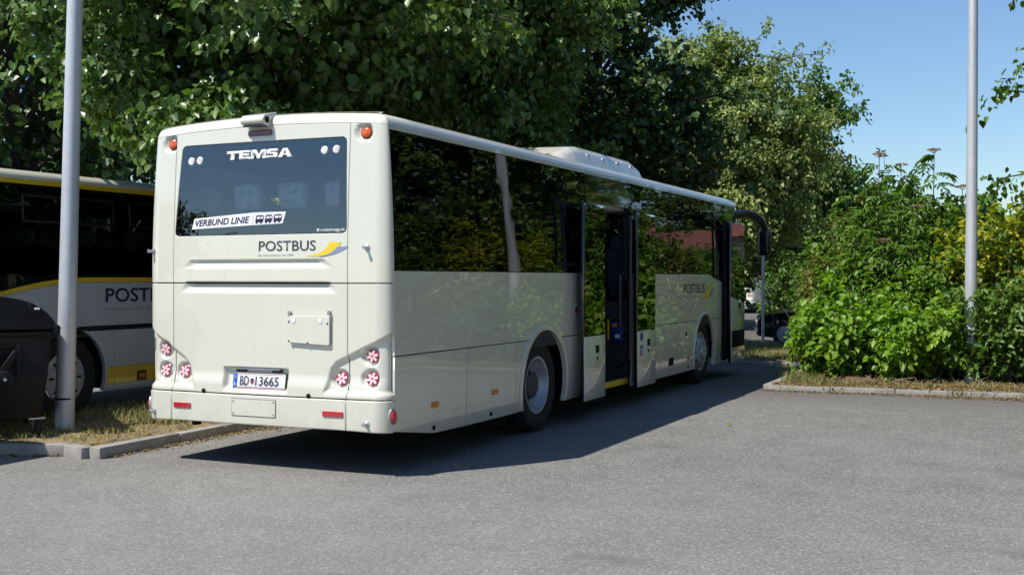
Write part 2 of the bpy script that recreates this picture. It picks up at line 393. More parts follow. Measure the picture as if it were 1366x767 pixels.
# ------------------------------------------------------------------ coach body surface
class Body:
    hw = 1.28; yr = -0.10; yf = 12.10; rc = 0.14; rf = 0.32; zt = 2.93
    def __init__(s, **k):
        for a, b in k.items(): setattr(s, a, b)
        s.a0 = s.hw - s.rc; s.a1 = s.a0 + s.rc * math.pi / 2
        s.a2 = s.a1 + (s.yf - s.rf) - (s.yr + s.rc); s.a3 = s.a2 + s.rf * math.pi / 2
        s.a4 = s.a3 + s.hw - s.rf
    def ps(s, y): return s.a1 + y - (s.yr + s.rc)
    def base(s, p):
        sg = 1 if p >= 0 else -1; q = abs(p)
        if q <= s.a0: return sg * q, s.yr, 0.0, -1.0
        if q <= s.a1:
            t = (q - s.a0) / s.rc; return sg * (s.a0 + s.rc * math.sin(t)), s.yr + s.rc * (1 - math.cos(t)), sg * math.sin(t), -math.cos(t)
        if q <= s.a2: return sg * s.hw, s.yr + s.rc + q - s.a1, sg * 1.0, 0.0
        if q <= s.a3:
            t = (q - s.a2) / s.rf; return sg * (s.hw - s.rf + s.rf * math.cos(t)), s.yf - s.rf + s.rf * math.sin(t), sg * math.cos(t), math.sin(t)
        return sg * (s.hw - s.rf - (q - s.a3)), s.yf, 0.0, 1.0
    def surf(s, p, z, off=0.0):
        x, y, nx, ny = s.base(p)
        ds = 0.055 * (max(0, z - 1.75) / 1.2) ** 1.7 + 0.02 * (max(0, 0.9 - z) / 0.6) ** 2
        if ny < 0: dr = 0.055 * (max(0, z - 1.75) / 1.2) ** 1.6 + 0.02 * sm((0.72 - z) / -0.12) - 0.0
        else: dr = 0.22 * (max(0, z - 1.3) / 1.6) ** 1.8
        xx = x - nx * ds; yy = y - ny * dr
        yy += 0.030 * (x / s.hw) ** 2 * max(0.0, -ny)
        k = sm((z - (s.zt - 0.10)) / 0.12)
        zz = z + 0.05 * (1 - (x / s.hw) ** 2) * k
        return Vector((xx + nx * off, yy + ny * off, zz))
    def frame(s, p, z, off=0.0, rel=None):
        e = 0.004
        f = (lambda a, b: s.surf(a, b, off - rel(a, b))) if rel else (lambda a, b: s.surf(a, b, off))
        c = f(p, z); tx = f(p + e, z) - f(p - e, z); tz = f(p, z + e) - f(p, z - e)
        n = tx.cross(tz).normalized()
        return c, tx.normalized(), tz.normalized(), n
    def mx(s, p, z, off=0.0, rel=None):
        c, tx, tz, n = s.frame(p, z, off, rel); ty = n.cross(tx)
        return Matrix(((tx.x, ty.x, n.x, c.x), (tx.y, ty.y, n.y, c.y), (tx.z, ty.z, n.z, c.z), (0, 0, 0, 1)))
    def panel(s, name, outer, m, parent, holes=(), off=0.0, depth=0.03, rel=None, step=0.14, bev=0.005, estep=None):
        estep = estep or min(step, 0.10)
        loops = [dens(l, estep) for l in [outer, *holes]]
        pts = []; edges = []; bd = {}
        for l in loops:
            b0 = len(pts); n = len(l)
            ar = sum(l[i - 1][0] * l[i][1] - l[i][0] * l[i - 1][1] for i in range(n))
            sgn = 1 if ar > 0 else -1
            if l is not loops[0]: sgn = -sgn
            for i in range(n):
                a, b = l[i - 1], l[(i + 1) % n]
                d = Vector((b[0] - a[0], b[1] - a[1]))
                d = d.normalized() if d.length > 1e-9 else Vector((1, 0))
                bd[b0 + i] = Vector((d.y, -d.x)) * sgn                # outward
                edges.append((b0 + i, b0 + (i + 1) % n)); pts.append(Vector(l[i]))
        inside = lambda x, z: inpoly(x, z, loops[0]) and not any(inpoly(x, z, h) for h in loops[1:])
        nb = len(pts); seen = set()
        if bev > 0:
            for i in range(nb):
                q = pts[i] - bd[i] * bev
                key = (round(q.x, 4), round(q.y, 4))
                if key in seen: continue
                seen.add(key)
                if inside(q.x, q.y): pts.append(q)
        xs = [q[0] for q in loops[0]]; zs = [q[1] for q in loops[0]]
        x0, x1, z0, z1 = min(xs), max(xs), min(zs), max(zs)
        nx, nz = max(1, round((x1 - x0) / step)), max(1, round((z1 - z0) / step))
        cols = [x0 + (x1 - x0) * i / nx for i in range(nx + 1)]
        extra = [q for sg in (1, -1) for a, b, k in ((s.a0, s.a1, 6), (s.a2, s.a3, 8)) for q in [sg * (a + (b - a) * i / k) for i in range(k + 1)]]
        cols += [q for q in extra if x0 < q < x1]
        mg = max(bev * 1.8, step * 0.3)
        for x in cols:
            for j in range(nz + 1):
                z = z0 + (z1 - z0) * j / nz
                if inside(x, z) and min(pdist(x, z, l) for l in ([outer, *holes])) > mg: pts.append(Vector((x, z)))
        vo, eo, fo, ov, _, _ = delaunay_2d_cdt(pts, edges, [], 0, 1e-6)
        rep = {}
        V = []; NO = []; B2 = {}
        for i, v in enumerate(vo):
            src = [k for k in ov[i] if k < nb]
            dep = rel(v.x, v.y) if rel else 0.0
            c, tx, tz, n = s.frame(v.x, v.y, off, rel)
            if src:
                b = bd[src[0]]; B2[src[0]] = i
                for k in src: B2[k] = i
                if bev > 0:
                    n2 = (n + (tx * b.x + tz * b.y) * 0.9).normalized(); c = c - n * bev * 0.6; n = n2
            V.append(c); NO.append(n)
        F = []
        for f in fo:
            q = sum((vo[k] for k in f), Vector((0, 0))) / len(f)
            if inside(q.x, q.y):
                a = vo[f[1]] - vo[f[0]]; b = vo[f[2]] - vo[f[0]]
                F.append(tuple(f) if a.x * b.y - a.y * b.x > 0 else tuple(reversed(f)))
        if depth > 0:
            for a, b in edges:
                ia, ib = B2.get(a), B2.get(b)
                if ia is None or ib is None: continue
                k = len(V); o = bd[a]
                pa, pb = vo[ia], vo[ib]
                ca, cb = s.surf(pa.x, pa.y, off - depth), s.surf(pb.x, pb.y, off - depth)
                _, tx, tz, n = s.frame(pa.x, pa.y, off)
                nn = (tx * o.x + tz * o.y).normalized()
                V += [V[ia].copy(), V[ib].copy(), cb, ca]; NO += [nn] * 4
                g = (V[k + 1] - V[k]).cross(V[k + 2] - V[k])
                F.append((k, k + 1, k + 2, k + 3) if g.dot(nn) > 0 else (k + 3, k + 2, k + 1, k))
        me = me_from(name, V, F, True)
        me.normals_split_custom_set_from_vertices([tuple(n) for n in NO])
        return link(name, me, m, parent)
    def text(s, name, txt, p0, z0, h, wd, m, parent, off=0.003, thick=0.0, shear=0.0, slope=0.0, bold=0.0, rel=None):
        """lettering fitted to a box of height h and width wd, laid on the body"""
        cu = bpy.data.curves.new('lettering', 'FONT'); cu.body = txt; cu.offset = bold; cu.shear = shear; cu.resolution_u = 3
        cu.extrude = 0.5 if thick > 0 else 0.0
        o = bpy.data.objects.new('lettering', cu); C.objects.link(o)
        bpy.context.view_layer.update()
        me = bpy.data.meshes.new_from_object(o.evaluated_get(bpy.context.evaluated_depsgraph_get()))
        bpy.data.objects.remove(o); bpy.data.curves.remove(cu)
        co = np.empty(len(me.vertices) * 3); me.vertices.foreach_get('co', co); co = co.reshape(-1, 3)
        mn, mxx = co.min(0), co.max(0)
        u = (co[:, 0] - mn[0]) / (mxx[0] - mn[0]) * wd; v = (co[:, 1] - mn[1]) / (mxx[1] - mn[1]) * h
        for i, vv in enumerate(me.vertices):
            zz = z0 + v[i] + slope * u[i]
            vv.co = s.surf(p0 + u[i], zz, off + (thick if co[i, 2] > 0 else 0.0) - (rel(p0 + u[i], zz) if rel else 0))
        me.name = name; me.materials.clear(); me.update()
        return link(name, me, m, parent)
    def roof(s, name, m, parent, prof=None):
        prof = prof or [(0, 0), (.006, .028), (.022, .058), (.05, .084), (.085, .100), (.12, .108)]
        n1 = 24; ps = []
        ps += [s.a0 * i / 12 for i in range(13)]
        ps += [s.a0 + (s.a1 - s.a0) * i / 6 for i in range(1, 7)]
        ps += [s.a1 + (s.a2 - s.a1) * i / n1 for i in range(1, n1 + 1)]
        ps += [s.a2 + (s.a3 - s.a2) * i / 8 for i in range(1, 9)]
        ps += [s.a3 + (s.a4 - s.a3) * i / 8 for i in range(1, 9)]
        ring = [-p for p in ps[:0:-1]] + ps[:-1]
        V = []; F = []
        n = len(ring)
        for d, h in prof:
            for p in ring:
                q = s.surf(p, s.zt, -d); q.z = s.surf(p, s.zt + 0.02).z - 0.02 + h; V.append(q)
        for k in range(len(prof) - 1):
            for i in range(n):
                a, b = k * n + i, k * n + (i + 1) % n
                F.append((a, b, b + n, a + n))
        lb = (len(prof) - 1) * n; mid = n // 2
        cen = len(ps) - 1 - 0
        c0 = n // 2                                        # index of p=0 in the ring
        K = 12
        rows = []
        half = len(ps) - 1
        for j in range(1, half):                           # pair +p with -p
            pa, pb = ps[j], -ps[j]
            ia = lb + ring.index(pa); ib = lb + ring.index(pb)
            if j <= 12: continue
            if pa > s.a3 + 1e-6: break
            row = [ib]
            A, B = V[ib], V[ia]
            for t in range(1, K):
                q = A.lerp(B, t / K); xr = q.x / s.hw
                q.z = A.z - 0.05 * (1 - (A.x / s.hw) ** 2) + 0.05 * (1 - xr * xr); V.append(q); row.append(len(V) - 1)
            row.append(ia); rows.append(row)
        first = [lb + ring.index(-ps[12 - i]) if i < 12 else lb + ring.index(ps[i - 12]) for i in range(0, 25, 2)]
        rows.insert(0, first)
        for r0, r1 in zip(rows, rows[1:]):
            for t in range(K): F.append((r0[t], r0[t + 1], r1[t + 1], r1[t]))
        me = me_from(name, V, F, True)
        bm = bmesh.new(); bm.from_mesh(me); bmesh.ops.recalc_face_normals(bm, faces=bm.faces[:]); bm.to_mesh(me); bm.free()
        return link(name, me, m, parent)

def repeat(o, parent, mats):
    for k, m in enumerate(mats):
        c = o if k == 0 else o.copy()
        if k: C.objects.link(c); c.parent = parent
        c.matrix_local = m
def wheel(parent, x, y, z, r, rear, side=1, w=0.30, cap=None, nuts=True):
    """side=+1 faces +X"""
    mx = Matrix.Translation((x, y, z)) @ Matrix.Rotation(R(90 * side), 4, 'Y')
    rr = r * 0.60
    wh = MB().lathe([(rr + .005, .0), (rr + .03, .02), (r * .80, .035), (r * .93, .025), (r * .985, -.005), (r, -.05), (r, -w + .05), (r * .96, -w), (rr, -w)], 56, mx)
    for k in range(4):                                   # tread grooves as thin proud ribs
        h = -.06 - k * (w - .12) / 3
        wh.lathe([(r - .002, h - .018), (r + .006, h - .014), (r + .006, h + .014), (r - .002, h + .018)], 56, mx)
    t = wh.build('wheel', 'rubber', parent)
    if cap:
        MB().lathe([(rr, 0.0), (rr * 1.0, .012), (rr * .92, .02), (rr * .8, .012), (rr * .45, .03), (rr * .42, .05), (0, .055)], 40, mx).build('hubcap', cap, t)
        sl_ = MB().box((-.035, -.012, 0), (.035, .012, .004)).build('cap_slot', 'matt', t)
        repeat(sl_, t, [mx @ Matrix.Rotation(2 * math.pi * k / 8, 4, 'Z') @ Matrix.Translation((rr * .70, 0, .0195)) for k in range(8)])
        return t
    if rear:
        MB().lathe([(rr + .012, .004), (rr + .008, .016), (rr - .012, .012), (rr - .02, -.02), (rr - .055, -.10), (rr - .085, -.13)], 56, mx).build('rim', 'rim', t)
        MB().lathe([(rr - .085, -.13), (rr * .55, -.13), (rr * .50, -.11), (rr * .48, -.04), (rr * .40, -.025), (0, -.02)], 56, mx).build('hub', 'hub', t)
    else:
        MB().lathe([(rr + .012, .004), (rr + .008, .016), (rr - .012, .012), (rr - .022, -.015), (rr - .045, -.02), (rr * .72, .035), (rr * .55, .05), (rr * .45, .05), (rr * .42, .085), (rr * .3, .095), (0, .098)], 56, mx).build('rim', 'rim', t)
    if not nuts: return t
    h0 = -.13 if rear else .04
    nt_ = MB().lathe([(.016, 0), (.016, .03), (.010, .036), (0, .036)], 6).build('wheel_nut', 'steel', t)
    repeat(nt_, t, [mx @ Matrix.Translation((rr * .60 * math.cos(2 * math.pi * k / 10), rr * .60 * math.sin(2 * math.pi * k / 10), h0)) for k in range(10)])
    h0 = -.126 if rear else .016
    vh = MB().lathe([(.026, 0), (.024, .002), (0, .002)], 12).build('vent_hole', 'matt', t)
    repeat(vh, t, [mx @ Matrix.Translation((rr * .775 * math.cos(2 * math.pi * (k + .5) / 10), rr * .775 * math.sin(2 * math.pi * (k + .5) / 10), h0)) for k in range(10)])
    return t

def arch_pts(c, r, z0, n=14, rev=False):
    """points on a wheel arch from (c-r, z0) over the top to (c+r, z0)"""
    zc = 0.50
    a0 = math.asin(max(-1, min(1, (z0 - zc) / r)))
    P = [(c - r * math.cos(t), zc + r * math.sin(t)) for t in [a0 + (math.pi - 2 * a0) * k / n for k in range(n + 1)]]
    return P[::-1] if rev else P
def arch_lip(B, name, c, r, z0, parent, m, side=1, w=0.065, off=0.018):
    A = arch_pts(c, r, z0, 22); O = arch_pts(c, r + w, z0, 22)
    poly = [(side * B.ps(y), z) for y, z in A + O[::-1]]
    if side < 0: poly = poly[::-1]
    return B.panel(name, poly, m, parent, off=off, depth=0.06, step=0.2, bev=0.012)

# ------------------------------------------------------------------ the coach in the foreground
LAMPS = [(1.104, 1.008), (1.104, 0.816), (0.811, 0.808), (-1.090, 1.013), (-1.090, 0.817), (-0.862, 0.818)]
ZR = [(1.42, 1.262), (0.775, 0.965), (0.715, 0.90), (0.655, 0.70), (0.655, 0.672), (1.42, 0.672)]
ZL = [(-1.42, 1.305), (-0.83, 0.965), (-0.765, 0.90), (-0.705, 0.70), (-0.705, 0.672), (-1.42, 0.672)]
def rel(x, z):
    h = 0.0
    if 1.70 < z < 1.83:
        a = (z - 1.745) / 0.065
        f = sm((x + 0.885 - a * 0.10) / 0.13) * sm((0.775 - a * 0.10 - x) / 0.13)
        h += 0.034 * f * sm((1.812 - z) / 0.007) * max(0, min(1, (z - 1.735) / 0.075))
    if 1.50 < z < 1.62:
        a = (z - 1.53) / 0.07
        f = sm((x + 0.905 - a * 0.06) / 0.10) * sm((0.81 - a * 0.06 - x) / 0.10)
        h += 0.040 * f * max(0, min(1, (z - 1.525) / 0.075))
    if z < 1.35 and abs(x) > 0.6:
        for P in (ZR, ZL):
            if inpoly(x, z, P):
                d = pdist(x, z, P)
                bot = sm((z - 0.672) / 0.055)
                h += 0.032 * min(sm(d / 0.045), bot) if z > 0.74 else 0.032 * min(bot, sm(d / 0.045 if abs(x) < 0.74 else 1))
        for lx, lz in LAMPS:
            dx = x - lx; d = math.hypot(dx * (0.80 if (dx < 0) == (lx > 0) and abs(lx) > 1 else 1.0), z - lz)
            if d < 0.11: h += 0.030 * (1 - sm((d - 0.062) / 0.030))
    if 0.64 < z < 0.91 and -0.45 < x < 0.36:
        h += 0.048 * sm((x + 0.40) / 0.05) * sm((0.31 - x) / 0.05) * sm((0.885 - z) / 0.018) * sm((z - 0.655) / 0.075)
    return h
def rel_top(x, z):
    h = 0.0
    for lx, lz in ((-1.022, 2.865), (1.031, 2.865)):
        dx = x - lx; d = math.hypot(dx * (0.75 if dx < 0 else 1.0), z - lz)
        if d < 0.12: h += 0.028 * (1 - sm((d - 0.050) / 0.032))
    return h + (rel(x, z) if z < 1.9 else 0)

def swoosh(B, p0, z0, w_, h_, parent, side=1):
    def bez(a, b, c, n=9): return [((1 - t) ** 2 * a[0] + 2 * t * (1 - t) * b[0] + t * t * c[0], (1 - t) ** 2 * a[1] + 2 * t * (1 - t) * b[1] + t * t * c[1]) for t in [k / n for k in range(n + 1)]]
    T = lambda P: [(p0 + x * w_, z0 + z * h_) for x, z in P]
    yel = bez((0, .02), (.50, .06), (.62, 1.0)) + bez((.90, 1.0), (.74, .0), (.36, -.02))[0:] + [(.2, -.02)]
    gry = bez((.36, .0), (.66, .06), (.80, .66)) + bez((1.08, .70), (.82, .08), (.40, -.05))
    a = B.panel('swoosh_mark', T(yel), 'swy', parent, off=.003, depth=0, step=.3, bev=0, estep=.3)
    b = B.panel('swoosh_mark', T(gry), 'swg', parent, off=.0045, depth=0, step=.3, bev=0, estep=.3)
    a['label'] = 'yellow swoosh stroke'; b['label'] = 'grey swoosh stroke'

def seat(parent, x, y, zf, cover=True, proto={}):
    key = 'c' if cover else 'n'
    if key not in proto:
        m = MB().box((-.21, -.03, .42), (.21, .44, .54), .04).box((-.05, .05, 0), (.05, .35, .42), .01)
        T = Matrix.Translation((0, -.02, .52)) @ Matrix.Rotation(R(12), 4, 'X')
        m.box((-.215, -.06, 0), (.215, .06, .56), .05, 3, T)
        m.box((-.15, -.065, .52), (.15, .055, .74), .055, 3, T)
        s = m.build('passenger_seat', 'seat', parent)
        s.location = (x, y, zf)
        if cover:
            c = MB().box((-.16, -.072, .50), (.16, .062, .75), .058, 3, T).build('headrest_cover', 'cover', s)
        proto[key] = s; return s
    s = proto[key].copy(); C.objects.link(s); s.parent = parent; s.location = (x, y, zf)
    for ch in proto[key].children:
        c = ch.copy(); C.objects.link(c); c.parent = s
    return s

def round_light(B, parent, name, p, z, r, relf, star=True, lens='red'):
    mx = B.mx(p, z, 0.002, relf)
    # aim the local axis straight back
    ring = MB().lathe([(r * 1.12, -.012), (r * 1.12, .010), (r * 1.02, .014), (r * .98, .004)], 32, mx).build(name, 'chrome' if star else 'black', parent)
    MB().lathe([(r, .002), (r * .98, .012), (r * .7, .022), (r * .35, .027), (0, .028)], 32, mx).build('lens', lens, ring)
    if star:
        b = MB()
        for k in range(6):
            a = 2 * math.pi * k / 6 + .26
            def pt(rad, da): return (rad * r * math.cos(a + da), rad * r * math.sin(a + da))
            b.prism([pt(.04, 0), pt(.34, -.50), pt(.66, -.30), pt(.90, -.20), pt(.90, .20), pt(.66, .30), pt(.34, .50)], .0195, .0275, mx)
        b.build('reflector', 'lens', ring)
    return ring

def coach():
    B = Body(); ps = B.ps
    t = empty('coach')
    tag(t, 'large cream coach in the foreground with its middle door open', 'coach')
    # ---- rear
    wl = roundpoly([(-.953, 2.030), (.878, 2.031), (.855, 2.842), (-.893, 2.842)], .05)
    SEAM_L, SEAM_R = -0.965, 0.888
    rp = B.panel('rear_panel', [(SEAM_L + .003, 1.616), (SEAM_R - .003, 1.616), (SEAM_R - .003, 2.93), (SEAM_L + .003, 2.93)], 'cream', t, holes=[wl], rel=rel, step=.016, depth=.04)
    for sg in (1, -1):
        e = SEAM_R if sg > 0 else -SEAM_L
        f = (lambda L: L) if sg > 0 else (lambda L: [(-x, z) for x, z in L][::-1])
        B.panel('rear_corner_panel', f([(e + .003, 1.616), (ps(.035), 1.616), (ps(.035), 2.93), (e + .003, 2.93)]), 'cream', t, rel=rel_top, step=.022, depth=.04)
        B.panel('quarter_panel', f([(e + .004, .650), (ps(.045), .650), (ps(.050), 1.606), (e + .004, 1.606)]), 'cream', t, rel=rel, step=.0125, depth=.04)
        bc = B.panel('bumper_corner', f([(e + .004, .386), (ps(.04), .372), (ps(.04), .640), (e + .004, .640)]), 'cream', t, off=.012, step=.05, depth=.08, bev=.012)
    ec = B.panel('engine_cover', [(SEAM_L + .004, .650), (SEAM_R - .004, .650), (SEAM_R - .004, 1.606), (SEAM_L + .004, 1.606)], 'cream', t, rel=rel, step=.0125, depth=.04)
    bp_ = B.panel('rear_bumper', [(SEAM_L + .003, .386), (SEAM_R - .003, .386), (SEAM_R - .003, .640), (SEAM_L + .003, .640)], 'cream', t, off=.012, step=.06, depth=.08, bev=.012)
    # rear window
    rw = B.panel('rear_window', roundpoly([(-.948, 2.035), (.873, 2.036), (.850, 2.837), (-.888, 2.837)], .045), 'rearglass', t, off=-.004, depth=.006, step=.12, bev=0)
    inner = roundpoly([(-.845, 2.10), (.795, 2.10), (.78, 2.775), (.40, 2.775), (.36, 2.66), (-.43, 2.66), (-.47, 2.775), (-.79, 2.775)], .04)
    fr = B.panel('window_frit', roundpoly([(-.948, 2.035), (.873, 2.036), (.850, 2.837), (-.888, 2.837)], .045), 'matt', t, holes=[inner], off=-.012, depth=.003, step=.1, bev=0)
    G = {'T': ([(0, .70), (.02, 1), (1, 1), (.98, .70), (.67, .70), (.63, 0), (.30, 0), (.34, .70)], ()),
         'E': ([(0, 0), (.02, 1), (.96, 1), (.94, .76), (.34, .76), (.335, .62), (.88, .62), (.87, .39), (.32, .39), (.31, .25), (.95, .25), (.94, 0)], ()),
         'M': ([(0, 0), (.05, 1), (.34, 1), (.52, .42), (.70, 1), (1.0, 1), (1.0, 0), (.76, 0), (.76, .62), (.60, 0), (.44, 0), (.26, .62), (.23, 0)], ()),
         'S': ([(0, 0), (0, .25), (.62, .25), (.66, .33), (.60, .40), (.16, .40), (.02, .52), (.02, .86), (.18, 1), (.95, 1), (.95, .76), (.38, .76), (.33, .69), (.38, .62), (.82, .62), (.97, .50), (.97, .14), (.82, 0)], ()),
         'A': ([(0, 0), (.36, 1), (.66, 1), (1, 0), (.70, 0), (.65, .17), (.36, .17), (.31, 0)], ([(.42, .38), (.59, .38), (.505, .70)],))}
    lx = -.375
    for ch, wd in zip('TEMSA', (.132, .118, .165, .118, .142)):
        o_, h_ = G[ch]
        fx = lambda P: [(lx + x * wd, 2.693 + (lx + .375) * .004 + z * .076) for x, z in P]
        B.panel('maker_letter', fx(o_), 'letter', t, holes=[fx(q) for q in h_], off=.012, depth=.012, step=.3, bev=.002, estep=.3)
        lx += wd + .004
    st = B.panel('window_sticker', [(-.755, 2.090), (-.085, 2.115), (-.065, 2.225), (-.725, 2.185)], 'white', t, off=.000, depth=.003, step=.2, bev=0)
    B.text('lettering', 'VERBUND LINIE', -.715, 2.113, .058, .60, 'navy', st, off=.0015, shear=.22, slope=.036, bold=.022)
    st2 = B.panel('window_sticker', [(-.080, 2.115), (.235, 2.125), (.268, 2.225), (-.062, 2.225)], 'white', t, off=.000, depth=.003, step=.2, bev=0)
    for k, (x, wd) in enumerate(((-.055, .085), (.045, .075), (.135, .085))):
        sk = lambda P: [(px_ + (pz_ - 2.13) * .22, pz_ + .03 * (px_ + .06)) for px_, pz_ in P]
        hole = rect(x + .010, x + wd * .55, 2.166, 2.188); hole2 = rect(x + wd * .62, x + wd - .008, 2.166, 2.188)
        B.panel('pictogram_vehicle', sk(roundpoly([(x, 2.138), (x + wd, 2.138), (x + wd, 2.180), (x + wd - .012, 2.198), (x, 2.198)], .008)), 'navy', st2, holes=[sk(hole), sk(hole2)], off=.0018, depth=0, step=.3, bev=0, estep=.3)
        for q in (.22, .76):
            B.panel('pictogram_wheel', sk([(x + wd * q + .011 * math.cos(a), 2.136 + .011 * math.sin(a)) for a in [2 * math.pi * n_ / 12 for n_ in range(12)]]), 'navy', st2, off=.0022, depth=0, step=.3, bev=0, estep=.3)
    B.text('lettering', 'ff-rottenegg.at', .585, 2.043, .032, .275, 'white', t, off=.002, bold=.006, slope=.012)
    for x, z in ((-.78, 2.700), (-.685, 2.702), (.64, 2.735), (.76, 2.737)):
        mxl = Matrix.Translation((x, -.03, z)) @ Matrix.Rotation(R(90), 4, 'X')
        MB().lathe([(.036, -.01), (.036, .004), (.030, .012), (0, .016)], 20, mxl).build('interior_lamp', 'cover', t)
    B.text('operator_lettering', 'POSTBUS', -.008, 1.888, .088, .585, 'ink', t, off=.003, slope=.0, bold=.008, rel=rel)
    B.text('slogan_lettering', 'Ein Unternehmen der \u00d6BB', -.008, 1.845, .020, .36, 'lgrey', t, off=.003, rel=rel)
    swoosh(B, .46, 1.842, .41, .115, t)
    # reversing camera, high brake light
    cm = B.mx(-.03, 2.99, 0)
    ch = MB()
    y0 = B.surf(-.03, 2.95).y
    ch.prism([(0.05, 2.962), (-.03, 2.966), (-.105, 2.985), (-.118, 3.020), (-.085, 3.062), (0.10, 3.108)], -.165, .080,
             Matrix(((0, 0, 1, 0), (1, 0, 0, y0), (0, 1, 0, 0), (0, 0, 0, 1))), bev=.014)
    hs = ch.build('rear_camera', 'cream', t)
    MB().box((-.145, y0 - .100, 2.958), (.060, y0 - .02, 2.976), .004).build('camera_window', 'gloss', hs)
    MB().lathe([(.028, -.012), (.028, .004), (.018, .006), (0, .002)], 20, Matrix.Translation((.082, y0 - .055, 3.020)) @ Matrix.Rotation(R(90), 4, 'Y')).build('camera_lens', 'matt', hs)
    B.panel('high_brake_light', rect(-.15, .10, 2.874, 2.906, .012), 'dred', t, off=.016, depth=.03, step=.1, bev=.006)
    # lamps
    for x in (-1.022, 1.031): round_light(B, t, 'marker_light', x, 2.865, .047, rel_top, star=False, lens='amber')
    for x, z in LAMPS: round_light(B, t, 'tail_light', x, z, .058, rel)
    for a, b in ((-.930, -.737), (.667, .865)):
        B.panel('reflector', rect(a, b, .497 + (.005 if a < 0 else 0), .541 + (.005 if a < 0 else 0), .006), 'red', t, off=.024, depth=.02, step=.1, bev=.004)
    for sg in (1, -1):
        mx = B.mx(sg * (ps(-.0) - .0), .505, .013)
        h = MB().lathe([(.062, -.02), (.058, .010), (.046, .014), (.044, .004)], 28, mx @ Matrix.Diagonal((.75, 1.25, 1, 1))).build('side_marker', 'steel', t)
        MB().lathe([(.045, .002), (.040, .022), (.022, .034), (0, .037)], 24, mx @ Matrix.Diagonal((.72, 1.22, 1, 1))).build('lens', 'red', h)
    for x, z in ((-1.17, .454), (1.090, .451), (1.075, 1.910), (-1.215, 1.900)):
        mx = B.mx(x, z, .010 if z < 1 else 0)
        b = MB().lathe([(.026, 0), (.024, .012), (.013, .018), (.012, .045), (.016, .048), (.015, .062), (0, .066)], 16, mx).build('bump_stop', 'steel', t)
    for x in (-.597, .518):
        MB().lathe([(.020, 0), (.020, .006), (.013, .012), (0, .013)], 16, B.mx(x, .661, .002, rel)).build('cover_latch', 'matt', t)
    # engine-cover flap (raised plate held by clips)
    fl = B.panel('service_flap', roundpoly([(.315, 1.108), (.728, 1.090), (.730, 1.335), (.312, 1.338)], .02), 'cream', t, off=.030, depth=.018, step=.1, bev=.006)
    for x, z in ((.325, 1.362), (.720, 1.370)):
        MB().box((-.008, -.024, 0), (.008, .014, .036), .003, mx=B.mx(x, z, 0)).build('clip', 'steel', fl)
    for x, z in ((.325, 1.285), (.712, 1.275), (.325, 1.120), (.515, 1.108)):
        MB().lathe([(.009, 0), (.007, .005), (0, .006)], 10, B.mx(x, z, .030)).build('screw', 'ink', fl)
    for x in (.375, .640):
        MB().box((-.018, -.012, 0), (.018, .03, .003), .001, mx=B.mx(x, 1.285, .030)).build('label_plate', 'white', fl)
    # number plate
    px0, px1, pz0, pz1 = -.293, .258, .700, .828
    def plane_rel(x, z): return 0.026
    kw = dict(depth=.012, step=.2)
    pf = B.panel('licence_plate', rect(px0 - .008, px1 + .008, pz0 - .030, pz1 + .006, .012), 'black', t, off=-.024, bev=.003, **kw)
    B.panel('plate_face', rect(px0, px1, pz0, pz1, .010), 'white', pf, off=-.0215, bev=0, depth=.002, step=.2)
    for a, b in ((pz0 + .006, pz0 + .011), (pz1 - .011, pz1 - .006)):
        B.panel('plate_stripe', rect(px0 + .045, px1 - .006, a, b), 'red', pf, off=-.0203, bev=0, depth=0, step=.3)
    B.panel('plate_band', rect(px0 + .003, px0 + .043, pz0 + .003, pz1 - .003, .006), 'eublue', pf, off=-.0202, bev=0, depth=0, step=.3)
    B.text('lettering', 'A', px0 + .012, pz0 + .018, .032, .022, 'white', pf, off=-.0190, bold=.01)
    for k in range(8):
        a = 2 * math.pi * k / 8
        B.panel('plate_star', rect(px0 + .020 + .011 * math.cos(a), px0 + .025 + .011 * math.cos(a), pz1 - .036 + .011 * math.sin(a), pz1 - .031 + .011 * math.sin(a)), 'swy', pf, off=-.0192, bev=0, depth=0, step=.3)
    B.text('lettering', 'BD', px0 + .075, pz0 + .026, .078, .095, 'ink', pf, off=-.0190, bold=.006)
    B.text('lettering', '13665', px0 + .240, pz0 + .026, .078, .245, 'ink', pf, off=-.0190, bold=.006)
    cr = B.panel('plate_crest', roundpoly([(px0 + .188, pz0 + .085), (px0 + .188, pz0 + .055), (px0 + .205, pz0 + .034), (px0 + .222, pz0 + .055), (px0 + .222, pz0 + .085)], .01), 'dred', pf, off=-.0190, bev=0, depth=0, step=.3)
    B.text('lettering', 'www.postbus.at', px0 + .10, pz0 - .021, .013, .30, 'white', pf, off=-.0215)
    for x in (-.22, .16):
        MB().box((-.05, -.012, -.01), (.05, .010, .020), .005, mx=B.mx(x, .852, -.042)).build('plate_lamp', 'black', t)
    B.panel('plate_lamp_bar', rect(-.30, .20, .862, .880, .004), 'grey', t, off=-.012, depth=.03, step=.2, bev=.003)
    # blank plate on the bumper
    tp = B.panel('blank_plate', rect(-.274, .189, .462, .606, .008), 'cream', t, off=.019, depth=.006, step=.15, bev=.002)
    B.panel('plate_edge', rect(-.279, .194, .457, .611, .010), 'ink', t, off=.0145, depth=.003, step=.15, bev=0)
    for x, z in ((-.255, .585), (.170, .590), (-.255, .480), (.170, .482)):
        MB().lathe([(.007, 0), (.005, .004), (0, .005)], 8, B.mx(x, z, .019)).build('screw', 'ink', tp)
    # ---- right side
    Y = lambda L: [(ps(y), z) for y, z in L]
    WB, WT = 1.722, 2.885
    DY0, DY1 = 4.52, 6.02                                   # middle door opening
    FY0, FY1 = 10.98, 11.72                                 # front door opening
